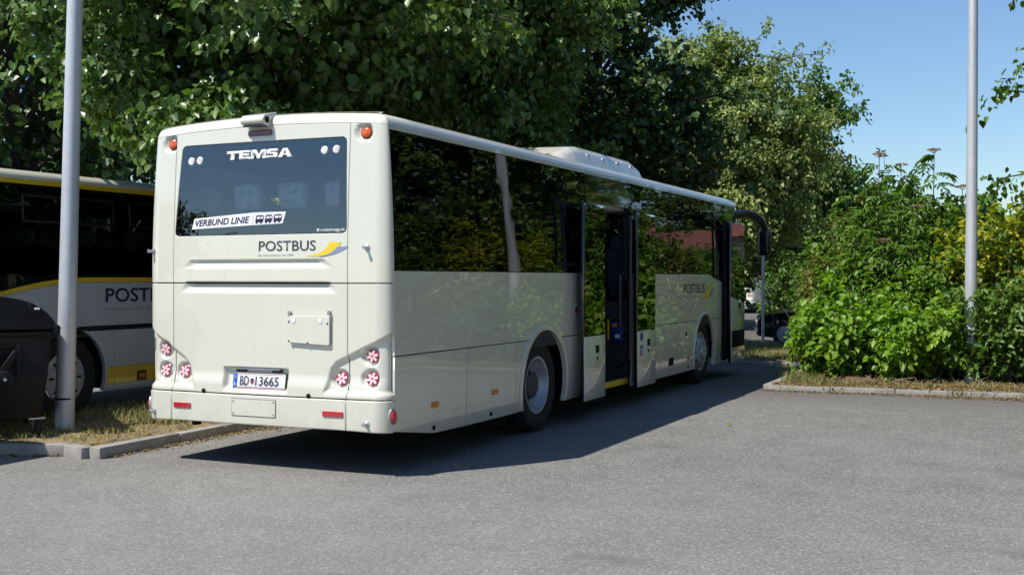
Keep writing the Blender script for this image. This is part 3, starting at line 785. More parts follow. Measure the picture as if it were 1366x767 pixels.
    for k, (a, b) in enumerate(((.045, 1.62), (1.63, 3.42))):
        B.panel('side_window', Y(rect(a, b, WB, WT, .015)), 'sideglass', t, off=.001, depth=.006, step=.3, bev=0)
    B.panel('side_window', Y(rect(3.43, 4.50, WB, WT, .015)), 'sideglass', t, off=.001, depth=.006, step=.3, bev=0)
    B.panel('side_window', Y(rect(6.05, 8.05, WB, WT, .015)), 'sideglass', t, off=.001, depth=.006, step=.3, bev=0)
    B.panel('side_window', Y([(8.06, WB), (9.83, WB), (10.00, WB - .03), (10.00, WT), (8.06, WT)]), 'sideglass', t, off=.001, depth=.006, step=.3, bev=0)
    B.panel('side_window', Y([(10.01, WB - .03), (10.96, 1.56), (10.96, WT), (10.01, WT)]), 'sideglass', t, off=.001, depth=.006, step=.3, bev=0)
    # black surround of the sliding lights
    for a, b, z0, z1 in ((3.50, 4.42, 1.79, 2.52), (10.10, 10.92, 1.66, 2.50)):
        B.panel('window_frame', Y(rect(a, b, z0, z1, .03)), 'matt', t, holes=[Y(rect(a + .04, b - .04, z0 + .04, z1 - .04, .02))], off=.014, depth=.013, step=.3, bev=0, estep=.035)
    B.panel('door_header', Y(rect(4.51, 6.04, 2.56, WT, .01)), 'gloss', t, off=.001, depth=.02, step=.3, bev=.003)
    B.panel('door_header', Y(rect(10.97, 11.80, 2.62, WT, .01)), 'gloss', t, off=.001, depth=.02, step=.3, bev=.003)
    # dark pillars behind the glass (both sides)
    for sg in (1, -1):
        for y in (.07, 1.62, 3.42, 4.48, 6.06, 8.05, 10.0, 10.95):
            pl = [(sg * ps(y - .05), WB - .1), (sg * ps(y + .05), WB - .1), (sg * ps(y + .05), WT + .02), (sg * ps(y - .05), WT + .02)]
            B.panel('window_pillar', pl if sg > 0 else pl[::-1], 'darkgrey', t, off=-.03, depth=.05, step=.4, bev=0)
        for z0, z1 in ((2.62, 2.92), (WB - .12, WB + .02)):
            for a, b in ((.05, 4.50), (6.04, 10.9)) if sg > 0 else ((.05, 11.5),):
                pl = rect(sg * ps(a), sg * ps(b), z0, z1)
                B.panel('window_rail', pl if sg > 0 else pl[::-1], 'darkgrey', t, off=-.015, depth=.03, step=.6, bev=0)
    # cream side skins
    A1 = arch_pts(3.22, .62, 1.010, 10); A1b = arch_pts(3.22, .62, .285, 8)
    B.panel('side_panel', Y([(.042, 1.010)] + A1 + [(4.40, 1.010), (4.40, 1.715), (.042, 1.715)]), 'cream', t, off=.0, depth=.03, step=.25)
    B.panel('luggage_flap', Y([(.048, .380), (.75, .285), (1.362, .278), (1.362, 1.000), (.048, 1.000)]), 'cream', t, off=.0, depth=.03, step=.25)
    B.panel('luggage_flap', Y(rect(1.374, 2.46, .278, 1.000)), 'cream', t, depth=.03, step=.25)
    L = [q for q in arch_pts(3.22, .62, .285, 40) if q[0] < 3.22 and q[1] <= 1.0]
    B.panel('side_skirt', Y([(2.472, .278)] + [(q[0], q[1]) for q in L] + [(L[-1][0], 1.000), (2.472, 1.000)]), 'cream', t, depth=.03, step=.25)
    L = [q for q in arch_pts(3.22, .62, .285, 40) if q[0] > 3.22 and q[1] <= 1.0]
    B.panel('side_skirt', Y([(L[0][0], 1.000)] + L + [(4.40, .285), (4.40, 1.000)]), 'cream', t, depth=.03, step=.25)
    arch_lip(B, 'wheel_arch_lip', 3.22, .60, .285, t, 'cream')
    A2 = arch_pts(9.62, .61, 1.000, 10)
    B.panel('side_panel', Y([(6.12, 1.008)] + [(y, max(z, 1.008)) for y, z in A2] + [(10.98, 1.008), (10.98, 1.545), (9.84, 1.714), (6.12, 1.714)]), 'cream', t, depth=.03, step=.25)
    L = [q for q in arch_pts(9.62, .61, .26, 40) if q[0] < 9.62 and q[1] <= .99]
    B.panel('luggage_flap', Y([(6.12, .255)] + L + [(L[-1][0], .998), (6.12, .998)]), 'cream', t, depth=.03, step=.25)
    L = [q for q in arch_pts(9.62, .61, .26, 40) if q[0] > 9.62 and q[1] <= .99]
    B.panel('side_skirt', Y([(L[0][0], .998)] + L + [(10.98, .26), (10.98, .998)]), 'cream', t, depth=.03, step=.25)
    arch_lip(B, 'wheel_arch_lip', 9.62, .59, .26, t, 'cream', w=.05)
    for y, z in ((.743, .537), (1.965, .541), (8.72, .472)):
        B.panel('side_reflector', Y(rect(y - .06, y + .06, z - .025, z + .025, .006)), 'orange', t, off=.012, depth=.013, step=.2, bev=.004)
    for y, z in ((.743, .335), (1.90, .335), (8.72, .330)):
        MB().lathe([(.022, 0), (.020, .010), (0, .012)], 14, B.mx(ps(y), z, .0)).build('flap_lock', 'matt', t)
    B.panel('warning_sticker', Y(rect(4.06, 4.14, 1.24, 1.37, .008)), 'white', t, off=.002, depth=.002, step=.2, bev=0)
    B.panel('warning_mark', Y(rect(4.07, 4.13, 1.255, 1.335, .006)), 'red', t, off=.0035, depth=0, step=.2, bev=0)
    B.panel('filler_flap', Y(rect(8.44, 8.90, .735, .915, .02)), 'cream', t, off=.004, depth=.004, step=.2, bev=.003)
    MB().lathe([(.035, 0), (.030, .006), (0, .004)], 16, B.mx(ps(8.55), .825, .004)).build('filler_latch', 'matt', t)
    B.panel('air_grille', Y(rect(7.72, 7.95, .40, .515, .01)), 'matt', t, off=.003, depth=.003, step=.2, bev=0)
    B.text('operator_lettering', 'POSTBUS', ps(8.42), 1.430, .145, 1.17, 'ink', t, off=.003, bold=.010)
    B.text('slogan_lettering', 'Ein Unternehmen der \u00d6BB', ps(8.42), 1.362, .035, .72, 'lgrey', t, off=.003)
    swoosh(B, ps(9.33), 1.325, .78, .245, t)
    # front end skins
    B.panel('front_corner', [(ps(11.83), .26), (B.a4 * .999, .26), (B.a4 * .999, 1.24), (ps(11.83), 1.24)], 'cream', t, depth=.04, step=.2)
    B.panel('front_corner', [(-q, z) for q, z in [(ps(11.83), .26), (B.a4 * .999, .26), (B.a4 * .999, 1.24), (ps(11.83), 1.24)]][::-1], 'cream', t, depth=.04, step=.2)
    B.panel('front_pillar', Y(rect(11.80, 11.93, 1.25, WT, .0)), 'gloss', t, depth=.03, step=.2)
    for sg in (1, -1):
        q = [(sg * ps(11.94), 1.25), (sg * B.a4, 1.25), (sg * B.a4, WT), (sg * ps(11.94), WT)]
        B.panel('windscreen', q if sg > 0 else q[::-1], 'sideglass', t, depth=.006, step=.3, bev=0)
    # band between the glass and the roof
    for sg in (1, -1):
        q = [(sg * ps(.040), 2.893), (sg * B.a4, 2.893), (sg * B.a4, 2.93), (sg * ps(.040), 2.93)]
        B.panel('cantrail', q if sg > 0 else q[::-1], 'cream', t, depth=.03, step=.3, bev=0)
    B.roof('roof', 'cream', t)
    # ---- left side
    YL = lambda L: [(-ps(y), z) for y, z in L][::-1]
    for a, b in ((.045, 2.4), (2.41, 4.8), (4.81, 7.2), (7.21, 9.6), (9.61, 11.79)):
        B.panel('side_window', YL(rect(a, b, WB, WT, .015)), 'sideglass', t, depth=.006, step=.4, bev=0)
    B.panel('side_panel', YL([(.042, 1.008)] + A1 + A2 + [(11.82, 1.008), (11.82, 1.715), (.042, 1.715)]), 'cream', t, depth=.03, step=.4)
    la = [q for q in arch_pts(3.22, .62, .285, 40) if q[0] < 3.22 and q[1] <= .99]
    B.panel('luggage_flap', YL([(.048, .380), (.75, .285)] + la + [(la[-1][0], .998), (.048, .998)]), 'cream', t, depth=.03, step=.4)
    lb = [q for q in arch_pts(3.22, .62, .285, 40) if q[0] > 3.22 and q[1] <= .99]
    lc = [q for q in arch_pts(9.62, .61, .26, 40) if q[0] < 9.62 and q[1] <= .99]
    B.panel('luggage_flap', YL([(lb[0][0], .998)] + lb + lc + [(lc[-1][0], .998)]), 'cream', t, depth=.03, step=.4)
    ld = [q for q in arch_pts(9.62, .61, .26, 40) if q[0] > 9.62 and q[1] <= .99]
    B.panel('side_skirt', YL([(ld[0][0], .998)] + ld + [(11.82, .26), (11.82, .998)]), 'cream', t, depth=.03, step=.4)
    # ---- wheels, chassis, interior
    for sg in (1, -1):
        wheel(t, sg * 1.175, 3.20, .505, .50, True, sg, nuts=sg > 0)
        wheel(t, sg * 1.185, 9.62, .505, .50, False, sg, nuts=sg > 0)
        wheel(t, sg * .84, 3.20, .505, .50, True, sg, nuts=False)
    MB().box((-.75, .2, .40), (.75, 4.3, .92)).box((-1.2, .06, .42), (1.2, 2.45, .90)).box((-1.2, 4.0, .36), (1.2, 4.40, .90)).box((-1.2, 4.40, .36), (.30, 6.15, .90)) \
        .box((-1.2, 6.15, .36), (1.2, 8.85, .90)).box((-.75, 8.85, .36), (.75, 10.3, .90)).box((-1.2, 10.35, .36), (1.2, 11.8, .55)).build('chassis', 'matt', t)
    MB().box((-1.24, .05, .92), (1.24, 4.42, .98)).box((-1.24, 4.42, .92), (.30, 6.12, .98)).box((-1.24, 6.12, .92), (1.24, 11.0, .98)).build('floor', 'darkgrey', t)
    MB().box((.31, 4.45, .30), (1.22, 6.05, .36)).box((.31, 4.45, .36), (.66, 6.05, .64)).box((.305, 6.06, .36), (1.22, 6.11, 1.36)).box((.305, 4.41, .36), (1.24, 4.45, .98)).build('step_well', 'darkgrey', t)
    MB().box((1.205, 4.50, .295), (1.245, 6.02, .368), .004).box((.66, 4.5, .60), (.69, 6.02, .645), .004).build('step_edge', 'stepyellow', t)
    MB().box((-1.20, .06, 2.86), (1.20, 11.6, 2.90)).build('ceiling_lining', 'grey', t)
    for sg in (1, -1):
        MB().box((sg * 1.19 if sg < 0 else .80, .25, 2.52), (sg * .80 if sg < 0 else 1.19, 11.0, 2.68), .03).build('luggage_rack', 'grey', t)
        for k, (a, b) in enumerate(((.06, 4.40), (6.12, 10.9)) if sg > 0 else ((.06, 11.7),)):
            MB().box((sg * 1.235 - .012, a, .98), (sg * 1.235 + .012, b, 1.66)).build('wall_lining', 'darkgrey', t)
    for x in (-1.0, -.50, 0.0, .50, 1.0): seat(t, x, .60, 1.27, True)
    for k, y in enumerate((1.45, 2.25, 3.05, 3.85, 6.55, 7.35, 8.15, 8.95, 9.75)):
        for x in (-1.0, -.52, .52, 1.0):
            seat(t, x, y, .98 + (.2 if y < 4 else 0), y < 4)
    MB().tube([(.35, 6.02, .98), (.35, 6.02, 2.85)], .018).build('grab_pole', 'darkgrey', t)
    MB().tube([(.99, 5.97, .86), (.99, 5.97, 1.12)], .014).build('grab_bar', 'stepyellow', t)
    vb = MB().box((1.02, 5.96, .84), (1.19, 6.05, 1.10), .02).build('ticket_validator', 'blue', t)
    MB().box((1.05, 5.945, 1.02), (1.12, 5.962, 1.07), .003).build('validator_screen', 'orange', vb)
    MB().box((1.09, 5.945, .88), (1.15, 5.962, .93), .003).build('validator_button', 'white', vb)
    MB().tube([(1.0, 5.2, 2.80), (1.0, 6.4, 2.80)], .02).build('grab_rail', 'steel', t)
    # ---- open middle door: two leaves swung out flat against the side
    def leaf(y0, y1, z0, z1, zg, x, slant=0.0, name='door_leaf', black=False):
        # frame parts lie in the YZ plane at x; local prism axes (y, z) -> world
        MX = Matrix(((0, 0, 1, x), (1, 0, 0, 0), (0, 1, 0, 0), (0, 0, 0, 1)))
        d = .024
        f = MB()
        f.box((x - d, y0, z0), (x + d, y0 + .055, z1), .006).box((x - d, y1 - .055, z0), (x + d, y1, z1), .006)
        f.box((x - d, y0 + .056, z1 - .065), (x + d, y1 - .056, z1), .006)
        fr = f.build(name, 'gloss', t)
        g = MB().prism([(y0 + .02, zg), (y1 - .02, zg - slant), (y1 - .02, z1 - .03), (y0 + .02, z1 - .03)], d + .001, d + .006, MX)
        g.build('door_glass', 'doorglass', fr)
        MB().prism([(y0 + .004, z0 + .01), (y1 - .004, z0 + .01), (y1 - .004, zg - slant - .012), (y0 + .004, zg - .012)], -d * .8, d + .007, MX, bev=.006).build('door_panel', 'cream', fr)
        yc = y0 + .60 * (y1 - y0); zc = zg - .17
        MB().box((x + d + .006, yc - .055, zc - .045), (x + d + .013, yc + .055, zc + .045), .004).build('door_handle', 'matt', fr)
        MB().box((x + d + .006, yc - .02, zc - .13), (x + d + .012, yc + .02, zc - .085), .004).build('door_lock', 'matt', fr)
        return fr
    l1 = leaf(4.02, 4.715, .245, 2.515, 1.00, 1.385)
    l2 = leaf(5.90, 6.66, .245, 2.50, .985, 1.385)
    l2['label'] = 'door leaf with blue wheelchair sticker'
    MB().lathe([(.058, .031), (.058, .0335), (0, .0335)], 24, Matrix.Translation((1.385, 6.06, .90)) @ Matrix.Rotation(R(90), 4, 'Y')).build('round_sticker', 'blue', l2)
    MB().box((1.416, 6.005, .66), (1.4185, 6.115, .79), .001).build('wheelchair_sticker', 'blue', l2)
    wc = MB().lathe([(.026, .034), (.034, .034), (.034, .0355), (.026, .0355), (.026, .034)], 20, Matrix.Translation((1.385, 6.062, .71)) @ Matrix.Rotation(R(90), 4, 'Y'))
    wc.box((1.419, 6.045, .725), (1.4205, 6.057, .765)).box((1.419, 6.058, .725), (1.4205, 6.085, .733)).box((1.419, 6.084, .690), (1.4205, 6.094, .730)).build('wheelchair_mark', 'white', l2)
    for y in (5.84, 4.76): MB().tube([(1.33, y, .62), (1.33, y, 2.44)], .03).build('door_post', 'black', t)
    MB().tube([(1.20, 4.6, 2.47), (1.32, 4.76, 2.44)], .02).tube([(1.20, 5.95, 2.47), (1.32, 5.84, 2.44)], .02).tube([(1.15, 4.7, .5), (1.32, 4.76, .62)], .02).tube([(1.15, 5.9, .5), (1.32, 5.84, .62)], .02).build('door_arm', 'black', t)
    MB().tube([(1.30, 5.78, 1.0), (1.25, 5.70, 1.04), (1.25, 5.70, 1.70), (1.30, 5.78, 1.74)], .016).build('grab_handle', 'black', t)
    MB().box((1.30, 4.05, .215), (1.40, 4.70, .25), .005).build('door_seal', 'matt', t)
    # front door leaf, standing a hand's breadth off the body
    fl = leaf(10.78, 11.72, .245, 2.60, 1.36, 1.375, slant=.12, name='front_door_leaf')
    MB().box((1.406, 10.81, .50), (1.4095, 11.69, .78), .001).build('door_trim', 'matt', fl)
    MB().box((1.29, 10.62, .30), (1.33, 10.76, 2.62), .01).box((1.24, 10.99, .30), (1.275, 11.80, 2.6), .004).build('door_surround', 'matt', t)
    # ---- mirror on its arm
    P = [(1.10, 11.96, 2.76), (1.28, 12.25, 2.81), (1.42, 12.50, 2.76), (1.50, 12.68, 2.65), (1.52, 12.75, 2.52), (1.52, 12.75, 2.42)]
    def cr_(P, n=5):
        out = []
        for i in range(len(P) - 1):
            p0, p1, p2, p3 = Vector(P[max(i - 1, 0)]), Vector(P[i]), Vector(P[i + 1]), Vector(P[min(i + 2, len(P) - 1)])
            for k in range(n):
                u = k / n; out.append(.5 * ((2 * p1) + (p2 - p0) * u + (2 * p0 - 5 * p1 + 4 * p2 - p3) * u * u + (3 * p1 - p0 - 3 * p2 + p3) * u ** 3))
        return out + [Vector(P[-1])]
    Q = cr_(P)
    ma = MB().tube(Q, [.085 - .035 * k / len(Q) for k in range(len(Q))], 14).build('mirror_arm', 'black', t)
    MB().box((-.12, -.07, -.26), (.12, .09, .20), .055, 4, Matrix.Translation((1.52, 12.73, 2.33)) @ Matrix.Rotation(R(-12), 4, 'Z')).build('mirror_housing', 'black', ma)
    # ---- roof air-conditioner
    ac = MB()
    sec = lambda s, h: [(-1.00 * s, 0), (1.00 * s, 0), (.985 * s, .05), (.93 * s, h * .75), (.86 * s, h), (0, h + .02), (-.86 * s, h), (-.93 * s, h * .75), (-.985 * s, .05)]
    def rings(bm, L):
        prev = None
        for y, s, h, z in L:
            r = [bm.verts.new((x, y, z + zz)) for x, zz in sec(s, h)]
            if prev:
                for k in range(len(r)): bm.faces.new((prev[k], prev[(k + 1) % len(r)], r[(k + 1) % len(r)], r[k]))
            else: bm.faces.new(r[::-1])
            prev = r
        bm.faces.new(prev)
    rings(ac.bm, [(4.30, .90, .02, 3.03), (4.62, .96, .14, 3.03), (4.90, .99, .235, 3.03), (5.12, 1.0, .26, 3.03), (7.10, 1.0, .26, 3.03), (7.42, .98, .21, 3.03), (7.80, .90, .02, 3.03)])
    bmesh.ops.bevel(ac.bm, geom=[e for e in ac.bm.edges], offset=.02, segments=2, profile=.5, affect='EDGES')
    acp = ac.build('roof_air_conditioner', 'cream', t, sharp=60)
    for y in (5.35, 5.9, 6.45, 7.0):
        MB().lathe([(.034, -.004), (.034, .006), (.024, .010), (.018, .002), (0, .002)], 16, Matrix.Translation((.948, y, 3.19)) @ Matrix.Rotation(R(64), 4, 'Y')).build('fixing_bolt', 'steel', acp)
    # mud flap and tow eye under the tail
    MB().box((-1.00, .22, .30), (-.95, .30, .45), .005).build('towing_bracket', 'matt', t)
    MB().box((-.55, .5, .30), (-.25, .9, .42), .03).build('exhaust_silencer', 'matt', t)
    MB().box((.7, 2.32, .16), (1.22, 2.36, .45), .004).build('mud_flap', 'matt', t)
    return t

BUS = coach()

# ------------------------------------------------------------------ ground, kerbs, verges
def poly_sheet(name, P, z, m, step=0.5, amp=0.0, seed=1):
    rnd = random.Random(seed)
    loop = dens(P, step); pts = [Vector(p) for p in loop]; n = len(pts)
    xs = [p[0] for p in P]; ys = [p[1] for p in P]
    x = min(xs)
    while x < max(xs):
        y = min(ys)
        while y < max(ys):
            q = (x + rnd.uniform(-.2, .2) * step, y + rnd.uniform(-.2, .2) * step)
            if inpoly(*q, P) and pdist(*q, P) > step * .4: pts.append(Vector(q))
            y += step
        x += step
    vo, _, fo, _, _, _ = delaunay_2d_cdt(pts, [(i, (i + 1) % n) for i in range(n)], [], 0, 1e-6)
    V = [(v.x, v.y, z + (0 if pdist(v.x, v.y, P) < .05 else amp * (rnd.random() - .2))) for v in vo]
    F = []
    for f in fo:
        q = sum((vo[k] for k in f), Vector((0, 0))) / 3
        if inpoly(q.x, q.y, P):
            a = vo[f[1]] - vo[f[0]]; b = vo[f[2]] - vo[f[0]]
            F.append(tuple(f) if a.x * b.y - a.y * b.x > 0 else tuple(reversed(f)))
    o = link(name, me_from(name, V, F, True), m); tag(o, kind='structure'); return o
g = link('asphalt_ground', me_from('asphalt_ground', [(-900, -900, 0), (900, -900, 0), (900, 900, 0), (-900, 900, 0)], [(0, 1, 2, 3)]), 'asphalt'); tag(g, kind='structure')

ISLAND = [(2.45, 9.02), (6.0, 9.28), (24, 10.1), (24, 20), (-14, 20), (-14, 13.9), (2.25, 13.9), (2.40, 13.7)]
STRIP = [(-1.80, -.20), (-1.86, 2.0), (-1.86, 13.88), (-3.95, 13.88), (-3.95, -.98), (-2.12, -.09)]
poly_sheet('verge_soil', ISLAND, .058, 'soil', .35, .05, 3)
poly_sheet('strip_soil', STRIP, .088, 'soil', .22, .05, 4)
def kerb(name, P, w_=.13, h=.070, seed=1, closed=False):
    """row of bevelled kerb stones laid on the outside of the line P"""
    rnd = random.Random(seed); m = MB()
    for a, b in zip(P, P[1:]):
        a, b = Vector(a), Vector(b); L = (b - a).length; d = (b - a) / L
        n = max(1, round(L / 1.0)); l = L / n
        for k in range(n):
            c = a + d * (l * (k + .5)); an = math.atan2(d.y, d.x) + rnd.uniform(-.006, .006)
            mx = Matrix.Translation((c.x, c.y, rnd.uniform(-.006, .004))) @ Matrix.Rotation(an, 4, 'Z')
            m.box((-l / 2 + .004, -w_ / 2, -.1), (l / 2 - .004, w_ / 2, h), .014, 2, mx)
    o = m.build(name, 'kerb'); tag(o, kind='structure'); return o
kerb('island_kerb', [(2.40, 9.10), (2.42, 8.98), (6.0, 9.22), (24, 10.04)], seed=2)
kerb('island_kerb', [(2.38, 9.10), (2.33, 13.65), (2.2, 13.84), (-14, 13.84)], seed=3)
kerb('strip_kerb', [(-1.79, 13.8), (-1.79, 2.0), (-1.735, -.25)], seed=4, h=.105)
kerb('strip_kerb', [(-1.805, -.255), (-2.12, -.17), (-3.95, -1.05)], seed=5, h=.105)

# ------------------------------------------------------------------ foliage
T6 = np.array([(0, 0, 0), (.10, -.40, .13), (.55, -.40, .12), (1, 0, -.16), (.55, .40, .12), (.10, .40, .13)])
TN = np.array([(0, 0, 0), (.25, -.42, .10), (.62, -.30, .06), (1, 0, -.22), (.62, .30, .06), (.25, .42, .10)])
TM = np.array([(0, 0, 0), (.22, -.62, .06), (.62, -.42, .10), (1, 0, -.10), (.62, .42, .10), (.22, .62, .06)])
T8 = np.array([(0, 0, 0), (-.06, -.28, .06), (.22, -.50, .13), (.60, -.36, .10), (1.02, 0, -.20), (.60, .36, .10), (.22, .50, .13), (-.06, .28, .06)])
def unit(a): return a / np.maximum(np.linalg.norm(a, axis=-1, keepdims=True), 1e-9)
def leaves(name, P, A, Nn, L, ratio, tint, m, parent=None, tpl=T6):
    n = len(P)
    A = unit(A); S = unit(np.cross(Nn, A)); U = np.cross(A, S)
    k = len(tpl); h = k // 2 + 1
    co = (P[:, None, :] + (A[:, None, :] * tpl[None, :, 0:1] + S[:, None, :] * tpl[None, :, 1:2] * ratio + U[:, None, :] * tpl[None, :, 2:3]) * L[:, None, None]).reshape(-1, 3)
    loop = np.array([[*range(h), 0, *range(h - 1, k)]])
    idx = (np.arange(n)[:, None] * k + loop).reshape(-1)
    me = bpy.data.meshes.new(name)
    me.vertices.add(n * k); me.vertices.foreach_set('co', co.astype(np.float32).ravel())
    me.loops.add(n * 2 * h); me.loops.foreach_set('vertex_index', idx.astype(np.int32))
    me.polygons.add(n * 2); me.polygons.foreach_set('loop_start', np.arange(0, n * 2 * h, h, dtype=np.int32))
    at = me.attributes.new('tint', 'FLOAT', 'POINT'); at.data.foreach_set('value', np.repeat(np.clip(tint, 0, 1), k).astype(np.float32))
    me.update(calc_edges=True); me.validate()
    return link(name, me, m, parent)
BOXES = [(-1.30, 1.30, -.15, 12.2, 0, 3.10), (-6.7, -4.07, -1.3, 9.7, 0, 2.92)]
def clear(P, extra=()):
    k = np.ones(len(P), bool)
    for a, b, c, d, e, f in [*BOXES, *extra]:
        k &= ~((P[:, 0] > a) & (P[:, 0] < b) & (P[:, 1] > c) & (P[:, 1] < d) & (P[:, 2] > e) & (P[:, 2] < f))
    return k
def curve(a, b, c, n):
    t = np.linspace(0, 1, n)[:, None]; return (1 - t) ** 2 * a + 2 * t * (1 - t) * b + t * t * c
M['linden'] = leafmat('linden_leaf', (0.034, 0.080, 0.014), (0.170, 0.275, 0.060), .22, .36)
M['maple'] = leafmat('maple_leaf', (0.024, 0.054, 0.011), (0.085, 0.155, 0.030), .2)
M['pale'] = leafmat('pale_leaf', (0.050, 0.110, 0.016), (0.42, 0.47, 0.15), .26, .5)
M['poplar'] = leafmat('light_leaf', (0.055, 0.110, 0.018), (0.13, 0.23, 0.05), .35)
M['bright'] = leafmat('bright_leaf', (0.060, 0.140, 0.010), (0.25, 0.40, 0.035), .38)
M['elder'] = leafmat('elder_leaf', (0.042, 0.100, 0.012), (0.17, 0.29, 0.04), .34)
M['yellowleaf'] = leafmat('yellow_leaf', (0.085, 0.150, 0.012), (0.52, 0.48, 0.04), .38)
M['darkleaf'] = leafmat('dark_leaf', (0.032, 0.080, 0.012), (0.125, 0.215, 0.03), .3)
M['rustleaf'] = leafmat('mixed_leaf', (0.045, 0.085, 0.014), (0.26, 0.20, 0.05), .32)
M['grassblade'] = leafmat('grass_blade', (0.075, 0.125, 0.022), (0.42, 0.34, 0.16), .25, .7)
M['litter'] = leafmat('dry_leaf', (0.12, 0.075, 0.035), (0.36, 0.26, 0.13), .1, .8)
M['flower'] = mat('faded_flower', (0.22, 0.15, 0.09), 0.9, var=.3, scale=30)

def tree(name, label, loc, H, tr, cen, rad, nb, ns, nl, lsize, m, seed, group=None, droop=.35, ratio=1.0, tpl=T6, zmin=2.6, fork=2.2, lean=(0, 0), tmean=.42, spray=.85, ulo=.40, fill=0, xmax=None, cat='tree'):
    """tapered trunk and limbs; leafy sprays grow along every limb"""
    rng = np.random.default_rng(seed)
    root = empty(name, (loc[0], loc[1], loc[2])); tag(root, label, cat, group)
    o = np.array(loc, float)
    top = np.array([lean[0], lean[1], H * .8])
    tb = MB()
    sp = [np.array([lean[0] * t ** 1.3, lean[1] * t ** 1.3, H * .8 * t]) + (0 if t == 0 else rng.normal(0, .04, 3) * [1, 1, 0]) for t in np.linspace(0, 1, 9)]
    tb.tube(sp, [tr * (1.25 if k == 0 else 1.0) * (1 - .88 * k / 8) for k in range(9)], 12)
    P, A, Nn, L, T = [], [], [], [], []
    cen = np.array(cen, float); rad = np.array(rad, float)
    for i in range(nb):
        ct = rng.uniform(-1, 1); ph = rng.uniform(0, 2 * np.pi); st = math.sqrt(1 - ct * ct)
        d = np.array([st * math.cos(ph), st * math.sin(ph), ct])
        rr = rng.uniform(.45, 1.0) ** .6 * (1 + .13 * math.sin(3 * ph + seed) + rng.uniform(-.10, .12))
        tg = cen + d * rad * rr
        tg[2] = max(tg[2], zmin + rng.uniform(0, .5))
        z0 = min(max(fork, tg[2] - rng.uniform(.8, 2.6)), H * .72) if tg[2] > fork else fork
        t = z0 / (H * .8)
        a = np.array([lean[0] * t ** 1.3, lean[1] * t ** 1.3, z0])
        b = a * .45 + tg * .55 + np.array([0, 0, .5 + .12 * np.linalg.norm(tg[:2] - a[:2])])
        C_ = curve(a, b, tg, 9)
        if nb <= 400 and i % 2 == 0:
            r0 = tr * .34 * (1 - t * .6)
            tb.tube(list(C_), list(np.linspace(r0, .010, 9)), 6, caps=False)
        out = unit((tg - cen) / rad)
        ta = rng.uniform(.1, .9)
        for j in range(ns):
            u = rng.uniform(ulo, 1.0); k = u * 8; k0 = min(7, int(k)); base = C_[k0] + (C_[k0 + 1] - C_[k0]) * (k - k0)
            sd = unit(out * .6 + rng.normal(0, .75, 3) + np.array([0, 0, -.15]))
            ln = spray * rng.uniform(.5, 1.15)
            s = np.sort(rng.uniform(.08, 1, nl))[:, None]
            p = base + sd * ln * s + np.array([0, 0, -1]) * droop * (s * ln) ** 2 + rng.normal(0, .045 + lsize * .3, (nl, 3))
            ax = unit(sd * .5 + rng.normal(0, .55, (nl, 3)) + np.array([0, 0, -1.0 * droop * 2]))
            nn = np.array([0, 0, .75]) + out * .45 + rng.normal(0, .45, (nl, 3))
            P.append(p); A.append(ax); Nn.append(nn); L.append(lsize * rng.uniform(.6, 1.2, nl))
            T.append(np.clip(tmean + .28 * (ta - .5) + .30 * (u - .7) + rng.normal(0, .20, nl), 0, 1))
    P = np.concatenate(P); A = np.concatenate(A); Nn = np.concatenate(Nn); L = np.concatenate(L); T = np.concatenate(T)
    if fill:
        q = rng.normal(0, 1, (fill, 3)); q = unit(q) * rng.uniform(.2, 1, (fill, 1)) ** .5 * .72 * rad + cen; q = q[q[:, 2] > zmin + .5]
        n_ = len(q); P = np.concatenate([P, q]); A = np.concatenate([A, rng.normal(0, 1, (n_, 3)) - [0, 0, .5]]); Nn = np.concatenate([Nn, rng.normal(0, 1, (n_, 3))])
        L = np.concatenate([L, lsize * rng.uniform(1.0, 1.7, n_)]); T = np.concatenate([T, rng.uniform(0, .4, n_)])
    k = clear(P + o)
    if xmax is not None: k &= (P[:, 0] + o[0] + .36 * (P[:, 2])) < xmax
    trunk = tb.build('trunk', 'bark', root, sharp=80)
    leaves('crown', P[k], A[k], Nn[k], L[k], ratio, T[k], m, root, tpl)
    return root

